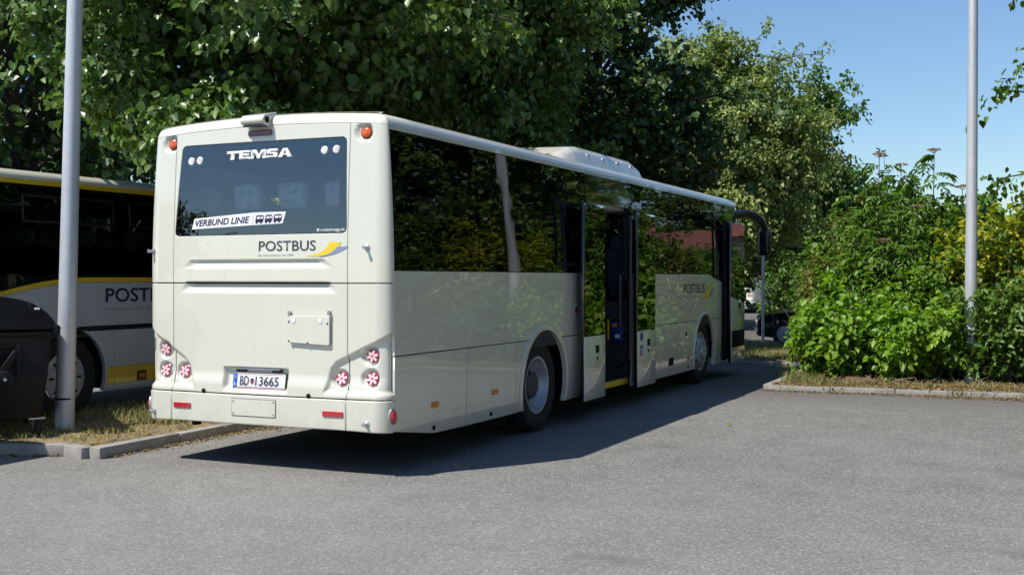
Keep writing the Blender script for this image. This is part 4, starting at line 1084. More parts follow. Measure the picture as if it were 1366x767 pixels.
def shrub(name, label, loc, r, h, stems, ns, nl, lsize, m, seed, ratio=.8, tpl=T6, group=None, pinnate=False, droop=.3, base=.12, tmean=.45, keep=(), z0=.07, cat='shrub'):
    rng = np.random.default_rng(seed)
    root = empty(name, (loc[0], loc[1], z0)); tag(root, label, cat, group)
    o = np.array([loc[0], loc[1], z0])
    tb = MB(); P, A, Nn, L, T = [], [], [], [], []
    rx, ry = (r, r) if not hasattr(r, '__len__') else r
    for i in range(stems):
        ph = rng.uniform(0, 2 * np.pi); q = math.sqrt(rng.uniform(0, 1))
        hh = h * rng.uniform(.5, 1.0) * (1 - .45 * q ** 2) * (1.28 if i % 7 == 0 else 1.0)
        tg = np.array([rx * q * math.cos(ph), ry * q * math.sin(ph), hh])
        a = np.array([tg[0] * .35 + rng.normal(0, .08), tg[1] * .35 + rng.normal(0, .08), -.03])
        C_ = curve(a, (a + tg) / 2 * [.75, .75, 1.15], tg, 8)
        tb.tube(list(C_), list(np.linspace(.016, .004, 8)), 5, caps=False)
        out = unit(np.array([tg[0] / rx, tg[1] / ry, .5]))
        ta = rng.uniform(0, 1)
        for j in range(ns):
            u = rng.uniform(base, 1) ** .8; k = u * 7; k0 = min(6, int(k)); b = C_[k0] + (C_[k0 + 1] - C_[k0]) * (k - k0)
            sd = unit(out * .5 + rng.normal(0, .7, 3) + np.array([0, 0, .15]))
            if pinnate:
                ln = rng.uniform(.22, .36) * (lsize / .11)
                s = np.array([.35, .35, .6, .6, .85, .85, 1.0]); sg = np.array([1, -1, 1, -1, 1, -1, 0])
                side = unit(np.cross(sd, np.array([0, 0, 1.0])) + 1e-6)
                p = b + sd * ln * s[:, None] + np.array([0, 0, -1]) * (s[:, None] * ln) ** 2 * 1.2
                ax = unit(sd * .55 + side * sg[:, None] * .9 + np.array([0, 0, -.35]) + rng.normal(0, .12, (7, 3)))
                nn = np.array([0, 0, 1.0]) + out * .25 + rng.normal(0, .2, (7, 3)); n_ = 7
            else:
                n_ = nl; ln = rng.uniform(.18, .45)
                s = np.sort(rng.uniform(.05, 1, n_))[:, None]
                p = b + sd * ln * s + np.array([0, 0, -1]) * droop * (s * ln) ** 2 + rng.normal(0, .03 + .2 * lsize, (n_, 3))
                ax = unit(sd * .7 + rng.normal(0, .5, (n_, 3)) + np.array([0, 0, -.45]))
                nn = np.array([0, 0, .8]) + out * .5 + rng.normal(0, .35, (n_, 3))
            P.append(p); A.append(ax); Nn.append(nn); L.append(lsize * rng.uniform(.65, 1.2, n_))
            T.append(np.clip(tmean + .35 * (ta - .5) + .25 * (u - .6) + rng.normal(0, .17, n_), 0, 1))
    P = np.concatenate(P); A = np.concatenate(A); Nn = np.concatenate(Nn); L = np.concatenate(L); T = np.concatenate(T)
    k = (P[:, 2] > .02) & clear(P + o, keep)
    tb.build('stem', 'twig', root, sharp=80)
    leaves('foliage', P[k], A[k], Nn[k], L[k], ratio, T[k], m, root, tpl)
    return root

# big lindens on the strip between the coaches, and what stands behind
tree('linden_tree', 'large dark green linden overhanging the two coaches, leftmost of the lindens', (-3.3, 4.6, .1), 8.6, .20, (-.2, 0, 5.2), (3.5, 3.4, 2.75), 80, 15, 34, .105, 'linden', 11, 'lindens between the coaches', tpl=T8, spray=.62, ulo=.58, fill=7000, zmin=2.75, xmax=2.15)
tree('linden_tree', 'dark green linden behind the foreground coach roof, between the left linden and the maple', (-3.1, 10.0, .1), 9.8, .22, (0, 0, 5.9), (2.9, 3.2, 3.3), 80, 14, 32, .115, 'linden', 12, 'lindens between the coaches', tpl=T8, spray=.62, ulo=.58, fill=7000, zmin=3.0, xmax=2.15)
tree('maple_tree', 'very dark maple with ragged twigs against the sky, above the roof air conditioner', (-2.9, 16.0, .1), 11.0, .24, (-.1, 0, 6.5), (3.0, 3.0, 4.1), 130, 14, 15, .145, 'maple', 13, droop=.25, tpl=TM, zmin=2.6, tmean=.35)
tree('linden_tree', 'pale green linden with cream seed bracts behind the coach front', (-3.2, 29.2, 0), 10.2, .20, (-.4, .2, 5.6), (3.5, 3.3, 4.4), 270, 14, 19, .135, 'pale', 14, ratio=.8, zmin=1.9, fork=1.9, lean=(-.6, .2), tmean=.40)
tree('poplar_tree', 'light green tree rising behind the pale linden on its right', (-2.7, 38.3, 0), 10.2, .2, (-.1, 0, 5.5), (3.0, 2.8, 4.6), 140, 12, 11, .20, 'poplar', 15, ratio=.85, zmin=2.0, tmean=.5)
tree('maple_tree', 'dark tree at the left edge behind the second coach', (-12.5, 8.5, 0), 11, .22, (0, 0, 6.0), (4.2, 4.0, 4.6), 150, 13, 12, .17, 'maple', 16, droop=.25, tpl=TM, zmin=1.8, tmean=.4)
tree('maple_tree', 'green tree reaching in at the right edge above the yellow shrub', (9.3, 16.6, .1), 10, .2, (0, 0, 5.6), (4.0, 3.2, 4.3), 160, 13, 12, .14, 'elder', 17, droop=.25, zmin=1.6, tmean=.38)

# ------------------------------------------------------------------ shrubs on the island
PATH_KEEP = [(-3, 2.35, 8, 13.8, 0, 6)]
shrub('broadleaf_shrub', 'low bright green broadleaf shrub at the kerb, left of the right pole', (3.25, 10.75), (.95, .85), 1.45, 46, 11, 9, .105, 'bright', 21, ratio=.85, tpl=T8, keep=PATH_KEEP, group='bright shrubs on the verge')
shrub('broadleaf_shrub', 'bright yellowish green shrub directly left of the right pole foot', (4.35, 10.65), (.75, .80), 1.30, 36, 11, 9, .10, 'bright', 22, ratio=.80, tpl=T8, group='bright shrubs on the verge', tmean=.55)
sh = shrub('elder_shrub', 'tall green elder with feathered leaves and two long shoots against the sky', (4.0, 12.2), (1.55, 1.1), 3.15, 130, 17, 7, .115, 'elder', 23, ratio=.42, tpl=TN, pinnate=True, tmean=.45)
def shoot(parent, x, y, h, seed, head=True):
    """a long elder shoot with whorls of feathered leaves and a faded flower head"""
    rng = np.random.default_rng(seed); P, A, Nn, L, T = [], [], [], [], []
    tb = MB(); tb.tube([(x, y, .4), (x + .03, y, h * .5), (x + .05, y + .02, h)], [.016, .012, .006], 6)
    for z in np.arange(1.6, h + .02, .17):
        for q in range(3):
            ph = rng.uniform(0, 2 * np.pi); sd = unit(np.array([math.cos(ph), math.sin(ph), rng.uniform(.1, .55)])); ln = rng.uniform(.30, .44) * (1 if z < h - .15 else .7)
            s = np.array([.3, .3, .5, .5, .72, .72, .9, .9, 1.0]); sg = np.array([1, -1, 1, -1, 1, -1, 1, -1, 0])
            side = unit(np.cross(sd, np.array([0, 0, 1.0])))
            P.append(np.array([x + .04, y, z]) + sd * ln * s[:, None] + np.array([0, 0, -1]) * (s[:, None] * ln) ** 2 * 1.5)
            A.append(unit(sd * .6 + side * sg[:, None] * .8 + np.array([0, 0, -.55]) + rng.normal(0, .1, (9, 3))))
            Nn.append(np.array([0, 0, 1.0]) + rng.normal(0, .25, (9, 3))); L.append(rng.uniform(.11, .16, 9)); T.append(np.clip(rng.normal(.35, .15, 9), 0, 1))
    st = tb.build('shoot', 'twig', parent)
    leaves('shoot_leaves', np.concatenate(P), np.concatenate(A), np.concatenate(Nn), np.concatenate(L), .42, np.concatenate(T), 'elder', st, TN)
    if head:
        f = MB()
        for k in range(70):
            a = rng.uniform(0, 2 * np.pi); q = .11 * math.sqrt(rng.uniform(0, 1)); c = Vector((x + .05 + q * math.cos(a), y + .02 + q * math.sin(a), h + .08 - q * .2 + rng.uniform(-.01, .015)))
            f.box(c - Vector((.008, .008, .008)), c + Vector((.008, .008, .008)), .003, 1)
            if k % 6 == 0: f.tube([(x + .05, y + .02, h), c], .0025, 4, caps=False)
        f.build('flower_head', 'flower', st)
for x, y, h, hd in ((-.45, -.1, 3.62, True), (-.12, .1, 3.45, True), (.42, -.05, 3.66, True), (.85, .1, 3.05, True), (-.95, .2, 2.95, False), (.2, -.5, 2.7, True), (-.3, -.75, 2.15, True)):
    shoot(sh, x, y, h, int(1000 + h * 100), hd)
shrub('broadleaf_shrub', 'mid green shrub rising behind the low bright shrub, under the elder', (3.25, 11.5), (1.0, .7), 2.25, 60, 12, 9, .10, 'elder', 32, ratio=.7, keep=PATH_KEEP, tmean=.6)
shrub('broadleaf_shrub', 'fresh green shrub between the elder and the golden shrub', (4.55, 11.5), (.8, .7), 2.2, 60, 12, 9, .095, 'bright', 33, ratio=.6, tmean=.25)
shrub('elder_shrub', 'second feathery elder at the left end of the hedge behind the rusty shrub', (3.0, 13.1), (.95, .8), 2.75, 70, 15, 7, .11, 'elder', 34, ratio=.42, tpl=TN, pinnate=True, tmean=.5)
shrub('rusty_shrub', 'loose shrub with rusty tinged leaves at the left end of the hedge', (2.75, 12.3), (.95, .9), 2.5, 70, 12, 9, .10, 'rustleaf', 24, ratio=.6, tmean=.38, keep=PATH_KEEP)
shrub('dogwood_shrub', 'dark green undergrowth at the right edge of the picture under the yellow shrub', (5.75, 10.9), (1.1, .9), 1.75, 70, 11, 9, .11, 'darkleaf', 26, ratio=.6, tmean=.6)
shrub('golden_shrub', 'golden yellow leaved shrub just behind the right pole', (5.15, 11.8), (.9, .8), 2.75, 60, 12, 10, .12, 'yellowleaf', 25, ratio=.7, group='yellow shrubs on the verge', tmean=.45)
shrub('golden_shrub', 'taller yellow green shrub at the right edge of the picture', (6.25, 11.9), (1.1, .9), 3.3, 80, 12, 10, .12, 'yellowleaf', 27, ratio=.7, group='yellow shrubs on the verge', tmean=.42)
shrub('dogwood_shrub', 'dense green shrub mirrored in the coach side, beyond the yellow shrubs', (8.2, 12.0), (1.5, 1.1), 3.3, 90, 13, 9, .12, 'elder', 28, ratio=.6)
shrub('dogwood_shrub', 'dark hedge shrub farthest right along the island kerb', (10.9, 12.4), (1.6, 1.2), 3.2, 80, 13, 9, .12, 'darkleaf', 29, ratio=.6)
shrub('dogwood_shrub', 'dim shrub filling the gap behind the elder', (3.6, 14.6), (1.9, 1.0), 2.5, 100, 12, 9, .12, 'darkleaf', 30, ratio=.6, tmean=.5)
shrub('dogwood_shrub', 'shrub half hiding the black car', (2.6, 19.0), (1.6, .7), 2.3, 70, 12, 9, .13, 'elder', 31, ratio=.6, tmean=.5)

def grass(name, P, n, seed, hmin, hmax, dry, z=.095, clump=None):
    rng = np.random.default_rng(seed)
    xs = [p[0] for p in P]; ys = [p[1] for p in P]; pts = []
    while len(pts) < n:
        q = (rng.uniform(min(xs), max(xs)), rng.uniform(min(ys), max(ys)))
        f = .5 + .5 * math.sin(q[0] * 5.1 + 1.3 * math.sin(q[1] * 4.3)) * math.sin(q[1] * 3.7 + seed)
        if inpoly(*q, P) and rng.uniform() < .25 + .75 * f and pdist(*q, P) > .02: pts.append(q)
    pts = np.array(pts); n = len(pts)
    h = rng.uniform(hmin, hmax, n) ** 1.0; ph = rng.uniform(0, 2 * np.pi, n)
    ln = h * rng.uniform(.2, 1.3, n)
    b = np.column_stack([pts, np.full(n, z)])
    sd = np.column_stack([-np.sin(ph), np.cos(ph), np.zeros(n)]); fw = np.column_stack([np.cos(ph), np.sin(ph), np.zeros(n)])
    wd = rng.uniform(.003, .006, n)[:, None]
    v = np.stack([b - sd * wd, b + sd * wd, b + fw * (ln * .35)[:, None] + np.array([0, 0, 1]) * (h * .65)[:, None] + sd * wd * .8, b + fw * (ln * .35)[:, None] + np.array([0, 0, 1]) * (h * .65)[:, None] - sd * wd * .8,
                  b + fw * ln[:, None] + np.array([0, 0, 1]) * h[:, None]], 1).reshape(-1, 3)
    F = []
    for i in range(n): F += [(i * 5, i * 5 + 1, i * 5 + 2, i * 5 + 3), (i * 5 + 3, i * 5 + 2, i * 5 + 4)]
    me = bpy.data.meshes.new(name); me.from_pydata(v.tolist(), [], F)
    at = me.attributes.new('tint', 'FLOAT', 'POINT'); at.data.foreach_set('value', np.repeat(np.clip(rng.normal(dry, .25, n), 0, 1), 5).astype(np.float32))
    o = link(name, me, 'grassblade'); tag(o, kind='stuff'); return o
grass('strip_grass', [(-1.90, -.12), (-1.93, 4), (-3.9, 4), (-3.9, -.85), (-2.15, 0)], 4200, 1, .02, .08, .78)
grass('strip_weeds', [(-1.95, 1.3), (-1.95, 3.2), (-3.9, 3.2), (-3.9, 1.0)], 1500, 5, .05, .16, .35)
grass('verge_grass', [(2.55, 9.10), (6.0, 9.36), (8.5, 9.5), (8.5, 10.5), (2.55, 10.4)], 3600, 2, .02, .10, .50, z=.065)
grass('verge_grass_tufts', [(2.5, 9.3), (3.1, 9.4), (3.1, 10.4), (2.5, 10.4)], 500, 6, .06, .20, .30, z=.065)
grass('island_grass', [(-3, 14.0), (2.3, 14.0), (2.6, 10.3), (3.2, 13.9), (3.4, 19.8), (-3, 19.8)], 14000, 3, .04, .13, .30, z=.065)
def litter(name, rects, n, seed, z=.006, size=(.02, .06)):
    rng = np.random.default_rng(seed); P = []
    for (ax, ay), (bx, by), sp, k in rects:
        t = rng.uniform(0, 1, int(n * k)); off = np.abs(rng.normal(0, sp, len(t)))
        d = np.array([bx - ax, by - ay]); d /= np.linalg.norm(d); nrm = np.array([d[1], -d[0]])
        P.append(np.column_stack([ax + (bx - ax) * t + nrm[0] * off, ay + (by - ay) * t + nrm[1] * off, np.full(len(t), z)]))
    P = np.concatenate(P); m = len(P); ph = rng.uniform(0, 2 * np.pi, m)
    A = np.column_stack([np.cos(ph), np.sin(ph), rng.normal(0, .15, m)]); Nn = np.column_stack([rng.normal(0, .2, m), rng.normal(0, .2, m), np.ones(m)])
    P[:, 2] += rng.uniform(0, .012, m)
    o = leaves(name, P, A, Nn, rng.uniform(*size, m), .6, rng.uniform(0, 1, m), 'litter'); tag(o, kind='stuff'); return o
litter('dry_leaves', [((2.35, 8.90), (9, 9.26), .14, .7), ((4.6, 9.0), (9, 9.28), .22, .7), ((-1.68, -.15), (-1.68, 5), .07, .35), ((-1.68, 2.0), (-1.68, 5), .16, .3), ((-2.1, -.28), (-3.6, -1.0), .08, .1)], 2600, 8, size=(.012, .05))
litter('dry_leaves', [((2.5, 9.75), (9, 10.1), .30, 2.2), ((2.45, 9.13), (9, 9.5), .05, .8), ((-1.95, -.1), (-1.95, 4), .0, .1), ((-3.6, 0), (-3.6, 4), .9, .5)], 1500, 9, z=.088)
tw = MB(); rt = random.Random(8)
for k in range(130):
    x = rt.choice((rt.gauss(3.75, .35), rt.uniform(2.7, 7.5))); y = 9.55 + .067 * (x - 2.4) + abs(rt.gauss(0, .22)); a = rt.uniform(0, 6.28); l = rt.uniform(.10, .38); zz = .07 + rt.uniform(0, .05)
    tw.tube([(x, y, zz), (x + l * .5 * math.cos(a), y + l * .5 * math.sin(a), zz + rt.uniform(.0, .08)), (x + l * math.cos(a + .2), y + l * math.sin(a + .2), zz + rt.uniform(-.01, .10))], [.006, .005, .002], 5, caps=False)
M['drytwig'] = mat('dry_twig', (0.26, 0.19, 0.12), .9, var=.3, scale=12)
tag(tw.build('dry_twigs', 'drytwig'), kind='stuff')
grass('kerb_weeds', [(4.9, 9.02), (9.0, 9.28), (9.0, 9.50), (4.9, 9.26)], 900, 12, .02, .09, .45, z=.03)
rng_ = random.Random(5)
def ground_leaf(label, x, y, ang, s, m, grp=None):
    o = leaves('fallen_leaf', np.array([[x, y, .012]]), np.array([[math.cos(ang), math.sin(ang), .08]]), np.array([[0.1, 0, 1.0]]), np.array([s]), .8, np.array([.7]), m)
    tag(o, label, 'leaf', grp)
ground_leaf('single bright green leaf lying on the sunny asphalt', 2.93, 4.54, .6, .075, 'bright')
ground_leaf('small pale leaf lying on the asphalt near the shadow edge', 1.75, 2.25, 2.0, .05, 'litter')

# ------------------------------------------------------------------ poles
def pole(label, x, y, z, r0, r1, h, tilt, clamp=None):
    p = empty('metal_pole', (x, y, z)); tag(p, label, 'pole', 'galvanised poles')
    tx, ty = tilt
    MB().tube([(tx * k, ty * k, k) for k in np.linspace(-.05, h, 12)], list(np.linspace(r0, r1, 12)), 40).build('shaft', 'galv', p)
    MB().lathe([(r0 + .05, -.02), (r0 + .05, .01), (r0 + .004, .018), (r0 + .004, -.02)], 32).build('foot_plate', 'galv', p)
    if clamp:
        MB().lathe([(r0 + .003, clamp), (r0 + .006, clamp + .002), (r0 + .006, clamp + .018), (r0 + .003, clamp + .02)], 40).build('strap', 'matt', p)
    return p
pole('tall galvanised pole beside the black bin at the left', -3.04, .66, .085, .097, .060, 8.5, (.025, .0118), .32)
pole('tall galvanised pole standing in the shrubs at the right', 5.12, 10.75, .085, .096, .055, 9.0, (.004, .002), .25)
sp = empty('sign_post', (-.06, 19.7, .1)); tag(sp, 'thin grey post in front of the far coach', 'post')
MB().tube([(0, 0, 0), (0, 0, 2.5)], .038, 12).build('post', 'galv', sp)
MB().lathe([(.038, 2.5), (.03, 2.52), (0, 2.525)], 12).build('post_cap', 'matt', sp)

# ------------------------------------------------------------------ black wheeled containers
def container(label, loc, rz, z):
    c = empty('waste_container', (*loc, z), rz); tag(c, label, 'waste container', 'black waste containers')
    W, D = 1.06, 1.30                                     # profile width (local X), length (local Y)
    MX = Matrix(((1, 0, 0, 0), (0, 0, 1, 0), (0, 1, 0, 0), (0, 0, 0, 1)))
    body = [(-.40, .20), (.40, .20), (.46, .60), (.50, 1.02), (-.50, 1.02), (-.46, .60)]
    MB().prism(body, .02, D, MX, bev=.02).build('body', 'bin', c)
    rim = MB().box((-.53, -.005, 1.00), (.53, D + .02, 1.05), .012).build('body_rim', 'bin', c)
    def arc(r, n=18, a0=6, a1=174, sx=1.0): return [(r * sx * math.cos(R(a0 + (a1 - a0) * k / n)), 1.03 + .36 * r / .55 * math.sin(R(a0 + (a1 - a0) * k / n))) for k in range(n + 1)]
    lid = MB().prism(arc(.55) , -.01, D + .03, MX, bev=.010).build('lid', 'bin', c)
    lip = MB().prism([(.50, 1.0), (.575, 1.02), (.580, 1.09), (.545, 1.12), (.50, 1.10)], -.02, D + .04, MX, bev=.008).build('lid_lip', 'bin', c)
    lb = MB().prism([(.30, 1.20), (.345, 1.235), (.32, 1.335), (.27, 1.315)], -.028, -.008, MX, bev=.004).build('lid_bracket', 'bin', c)
    MB().box((.335, -.034, 1.262), (.385, -.006, 1.282), .004).build('lid_label', 'white', c)
    # ribs, pocket and lifting arm on the end wall
    MB().box((-.42, -.012, .92), (.20, .025, .97), .008).box((.17, -.012, .62), (.22, .025, .95), .008).build('end_wall_rib', 'bin', c)
    MB().box((-.36, .004, .70), (.16, .0235, .90), .004).build('end_pocket', 'matt', c)
    ar = MB().prism([(-.30, .56), (.02, .56), (.20, .86), (.15, .885), (-.02, .62), (-.30, .62)], -.045, .022, MX, bev=.010).build('lifting_arm', 'bin', c)
    pv = MB().lathe([(.085, 0), (.085, .05), (.06, .062), (.03, .062), (.028, .10), (0, .10)], 24, Matrix.Translation((.06, -.03, .60)) @ Matrix.Rotation(R(90), 4, 'X')).build('lifting_pin', 'bin', c)
    MB().lathe([(.016, .10), (.014, .108), (0, .108)], 12, Matrix.Translation((.06, -.03, .60)) @ Matrix.Rotation(R(90), 4, 'X')).build('pin_cap', 'steel', pv)
    for x, y in ((.34, .10), (-.34, .10), (.34, D - .15), (-.34, D - .15)):
        wl_ = MB().lathe([(.03, -.025), (.085, -.025), (.10, -.012), (.10, .012), (.085, .025), (.03, .025)], 28, Matrix.Translation((x + .03, y, .10)) @ Matrix.Rotation(R(90), 4, 'Y') ).build('castor', 'rubber', c)
        MB().prism([(-.05, .20), (.07, .20), (.035, .08), (.00, .08)], -.035, -.030, Matrix.Translation((x + .03, y, 0)) @ Matrix(((0, 0, 1, 0), (1, 0, 0, 0), (0, 1, 0, 0), (0, 0, 0, 1)))).build('castor_fork', 'steel', wl_)
        MB().box((x - .05, y - .06, .185), (x + .10, y + .06, .205), .004).build('castor_plate', 'steel', wl_)
    return c
container('black round lidded waste container at the left edge beside the pole', (-3.00, -.22), R(54), .085)
container('second black waste container outside the left edge, shading the ground', (-3.16, -2.22), R(2), 0.0)

# ------------------------------------------------------------------ second coach
def coach2():
    B = Body(hw=1.25, yr=-1.2, yf=9.8, zt=2.745, rc=.14); ps = B.ps
    t = empty('coach', (-5.35, 0, 0)); tag(t, 'shade-tinted cream and black coach with yellow stripes behind the left pole', 'coach')
    Y = lambda L: [(ps(y), z) for y, z in L]
    cz = lambda y: 1.672 - .17 * max(0, min(1, (2.1 - y) / 1.35)) ** 1.9 - .0
    ys = [-.95 + .15 * k for k in range(26)]
    low = [(y, cz(y)) for y in ys if y < 2.9] + [(9.3, 1.672)]
    gl = lambda a, b: [(a, cz(a))] + [(y, cz(y)) for y in ys if a < y < min(b, 2.9)] + [(b, cz(b)), (b, 2.70), (a, 2.70)]
    for a, b in ((-1.0, .95), (.96, 2.62), (2.63, 4.6), (4.61, 6.6), (6.61, 9.4)):
        B.panel('side_window', Y(gl(a, b)), 'sideglass', t, off=0, depth=.006, step=.4, bev=0)
        B.panel('window_pillar', Y(rect(b - .06, b + .06, 1.45, 2.72)), 'darkgrey', t, off=-.03, depth=.05, step=.5, bev=0)
    B.panel('window_rail', Y(rect(-1, 9.4, 2.45, 2.72)), 'darkgrey', t, off=-.02, depth=.03, step=.8, bev=0)
    for a, b in ((1.10, 2.50), (2.75, 4.45)):
        B.panel('window_frame', Y(rect(a, b, 2.28, 2.60, .03)), 'black', t, holes=[Y(rect(a + .03, b - .03, 2.31, 2.57, .02))], off=.006, depth=.006, step=.4, bev=.002)
    B.panel('waist_stripe', Y([(a, z - .005) for a, z in low] + [(a, z - .062) for a, z in low[::-1]]), 'yellow', t, depth=.03, step=.3)
    arc_ = arch_pts(1.76, .59, 1.09, 4); 
    B.panel('side_panel', Y([(-1.0, 1.09), (9.4, 1.09)] + [(a, z - .066) for a, z in low[::-1]]), 'cream2', t, depth=.03, step=.3)
    B.panel('rub_strip', Y(rect(-1.0, 9.4, 1.035, 1.085)), 'black', t, off=.012, depth=.04, step=.5)
    for lo, hi, m in ((.30, .372, 'cream2'), (.376, .578, 'yellow'), (.582, 1.03, 'cream2')):
        ar = lambda z: math.sqrt(max(0.0, .60 ** 2 - (z - .50) ** 2)) if z < 1.1 else 0
        n = 6; zs = [lo + (hi - lo) * k / n for k in range(n + 1)]
        B.panel('side_panel', Y([(1.76 + ar(z), z) for z in zs] + [(2.478, hi), (2.478, lo)][0:2])[::1] if False else Y([(2.478, lo), (2.478, hi)] + [(1.76 + ar(z), z) for z in zs[::-1]]), m, t, depth=.03, step=.2, bev=.0 if hi - lo < .1 else .003)
        B.panel('side_panel', Y(rect(2.486, 9.4, lo, hi)), m, t, depth=.03, step=.6, bev=.003)
        B.panel('side_panel', Y([(-1.0, lo)] + [(1.76 - ar(z), z) for z in zs] + [(-1.0, hi)]), m, t, depth=.03, step=.3, bev=.003)
    arch_lip(B, 'wheel_arch_lip', 1.76, .575, .31, t, 'cream2', w=.03, off=.012)
    B.text('operator_lettering', 'POSTBUS', ps(2.33), 1.365, .175, 1.30, 'navy', t, off=.003, bold=.016)
    B.text('slogan_lettering', 'Ein Unternehmen der \u00d6BB', ps(2.34), 1.268, .040, .80, 'lgrey', t, off=.003)
    B.panel('side_reflector', Y(rect(2.87, 3.03, .385, .505, .008)), 'black', t, off=.008, depth=.008, step=.3)
    B.panel('side_reflector', Y(rect(2.90, 3.00, .42, .475, .008)), 'orange', t, off=.016, depth=.008, step=.3)
    for sg in (1, -1):
        q = [(sg * ps(-1.0), 2.705), (sg * ps(9.5), 2.705), (sg * ps(9.5), 2.76), (sg * ps(-1.0), 2.76)]
        B.panel('roof_stripe', q if sg > 0 else q[::-1], 'yellow', t, depth=.03, step=.8, bev=0)
    B.zt = 2.76
    B.roof('roof', 'cream', t)
    for sg in (-1,):
        B.panel('side_window', [(-ps(9.4), 1.68), (-ps(-1.0), 1.68), (-ps(-1.0), 2.70), (-ps(9.4), 2.70)], 'sideglass', t, depth=.006, step=.5, bev=0)
        B.panel('side_panel', [(-ps(9.4), .3), (-ps(-1.0), .3), (-ps(-1.0), 1.675), (-ps(9.4), 1.675)], 'cream2', t, depth=.03, step=.5)
    for nm, f in (('rear_panel', 1), ('front_panel', -1)):
        a = ps(-1.01) if f > 0 else None
        if f > 0: B.panel(nm, [(-ps(-1.01), .35), (ps(-1.01), .35), (ps(-1.01), 2.76), (-ps(-1.01), 2.76)], 'cream2', t, depth=.03, step=.2)
        else:
            for sg in (1, -1):
                q = [(sg * ps(9.42), .35), (sg * B.a4, .35), (sg * B.a4, 1.2), (sg * ps(9.42), 1.2)]; B.panel('front_panel', q if sg > 0 else q[::-1], 'cream2', t, depth=.03, step=.3)
                q = [(sg * ps(9.42), 1.21), (sg * B.a4, 1.21), (sg * B.a4, 2.70), (sg * ps(9.42), 2.70)]; B.panel('windscreen', q if sg > 0 else q[::-1], 'sideglass', t, depth=.006, step=.4, bev=0)
    for sg in (1, -1):
        wheel(t, sg * 1.17, 1.76, .50, .495, False, sg, cap='rim' if sg > 0 else 'rim')
        wheel(t, sg * 1.17, 7.6, .50, .495, False, sg, nuts=False)
    MB().box((-1.16, -1.0, .32), (1.16, 1.1, .95)).box((-.7, 1.1, .32), (.7, 2.42, .95)).box((-1.16, 2.42, .32), (1.16, 9.3, .95)).build('chassis', 'matt', t)
    MB().box((-1.2, -1.0, .96), (1.2, 9.3, 1.0)).build('floor', 'darkgrey', t)
    MB().box((-1.2, -1.0, 2.66), (1.2, 9.3, 2.70)).build('ceiling_lining', 'grey', t)
    for y in (-.3, .6, 1.5, 2.4, 3.3, 4.2, 5.1, 6.0, 6.9, 7.8):
        for x in (-.98, -.5, .5, .98):
            seat(t, x, y, 1.0, True)
    return t
coach2()

# ------------------------------------------------------------------ black car half hidden by the shrubs
def car(loc, rz):
    c = empty('parked_car', (*loc, 0), rz); tag(c, 'black car half hidden by shrubs beyond the coach front', 'car')
    bm = bmesh.new()
    # cross sections along local X (front at -X): x, half width, z bottom, z belt, z roof, half roof width
    S = [(-2.02, .55, .32, .62, .66, .50), (-1.95, .72, .24, .70, .76, .62), (-1.6, .82, .20, .78, .86, .68), (-1.0, .86, .20, .86, .96, .72), (-.75, .86, .20, .90, 1.06, .70), (-.15, .87, .20, .93, 1.42, .60), (.5, .87, .20, .95, 1.47, .60), (1.2, .87, .20, .97, 1.42, .58), (1.75, .85, .22, .98, 1.10, .62), (1.95, .80, .28, .95, .99, .64), (2.02, .70, .36, .80, .86, .55)]
    prev = None
    for x, hw_, zb, zw, zr, rw_ in S:
        sec = [(-hw_ * .92, zb), (hw_ * .92, zb), (hw_ * .99, zb + .12), (hw_, (zb + zw) / 2), (hw_ * .97, zw), (rw_, zr - .04), (rw_ * .85, zr), (-rw_ * .85, zr), (-rw_, zr - .04), (-hw_ * .97, zw), (-hw_, (zb + zw) / 2), (-hw_ * .99, zb + .12)]
        r = [bm.verts.new((x, y, z)) for y, z in sec]
        if prev:
            for k in range(len(r)): bm.faces.new((prev[k], r[k], r[(k + 1) % len(r)], prev[(k + 1) % len(r)]))
        else: bm.faces.new(r)
        prev = r
    bm.faces.new(prev[::-1])
    bmesh.ops.subdivide_edges(bm, edges=bm.edges[:], cuts=1, smooth=.35, use_grid_fill=True)
    mb = MB(); mb.bm.free(); mb.bm = bm
    b = mb.build('body', 'gloss', c, sharp=50)
    for s in (-1, 1):
        MB().lathe([(.10, 0), (.09, .03), (.05, .05), (0, .055)], 20, Matrix.Translation((-1.90, s * .58, .66)) @ Matrix.Rotation(R(-80), 4, 'Y') @ Matrix.Diagonal((.8, 1.5, 1, 1))).build('headlight', 'chrome', c)
        MB().box((1.93, s * .66 - .10, .78), (2.02, s * .66 + .10, .92), .03).build('tail_light', 'red', c)
        for x in (-1.28, 1.28):
            mx = Matrix.Translation((x, s * .78, .31)) @ Matrix.Rotation(R(90 * -s), 4, 'X')
            w_ = MB().lathe([(.20, .08), (.29, .09), (.315, .06), (.315, -.10), (.28, -.11), (.2, -.1)], 32, mx).build('wheel', 'rubber', c)
            MB().lathe([(.20, .085), (.18, .07), (.06, .085), (0, .09)], 24, mx).build('rim', 'rim', w_)
    MB().box((-2.075, -.26, .36), (-2.05, .26, .47), .004).build('number_plate', 'white', c)
    MB().box((-2.05, -.42, .50), (-2.0, .42, .60), .015).build('grille', 'matt', c)
    return c
car((1.50, 21.3), R(8))

# ------------------------------------------------------------------ far coach, house, trees behind the camera and far wood
def copy_tree(o, parent=None):
    c = o.copy(); C.objects.link(c)
    if parent is not None: c.parent = parent
    for ch in o.children: copy_tree(ch, c)
    return c
far = copy_tree(BUS); far.location = (-7.75, 46.4, 0)
far['label'] = 'distant cream coach glimpsed between the front of the nearest coach and the shrubs'

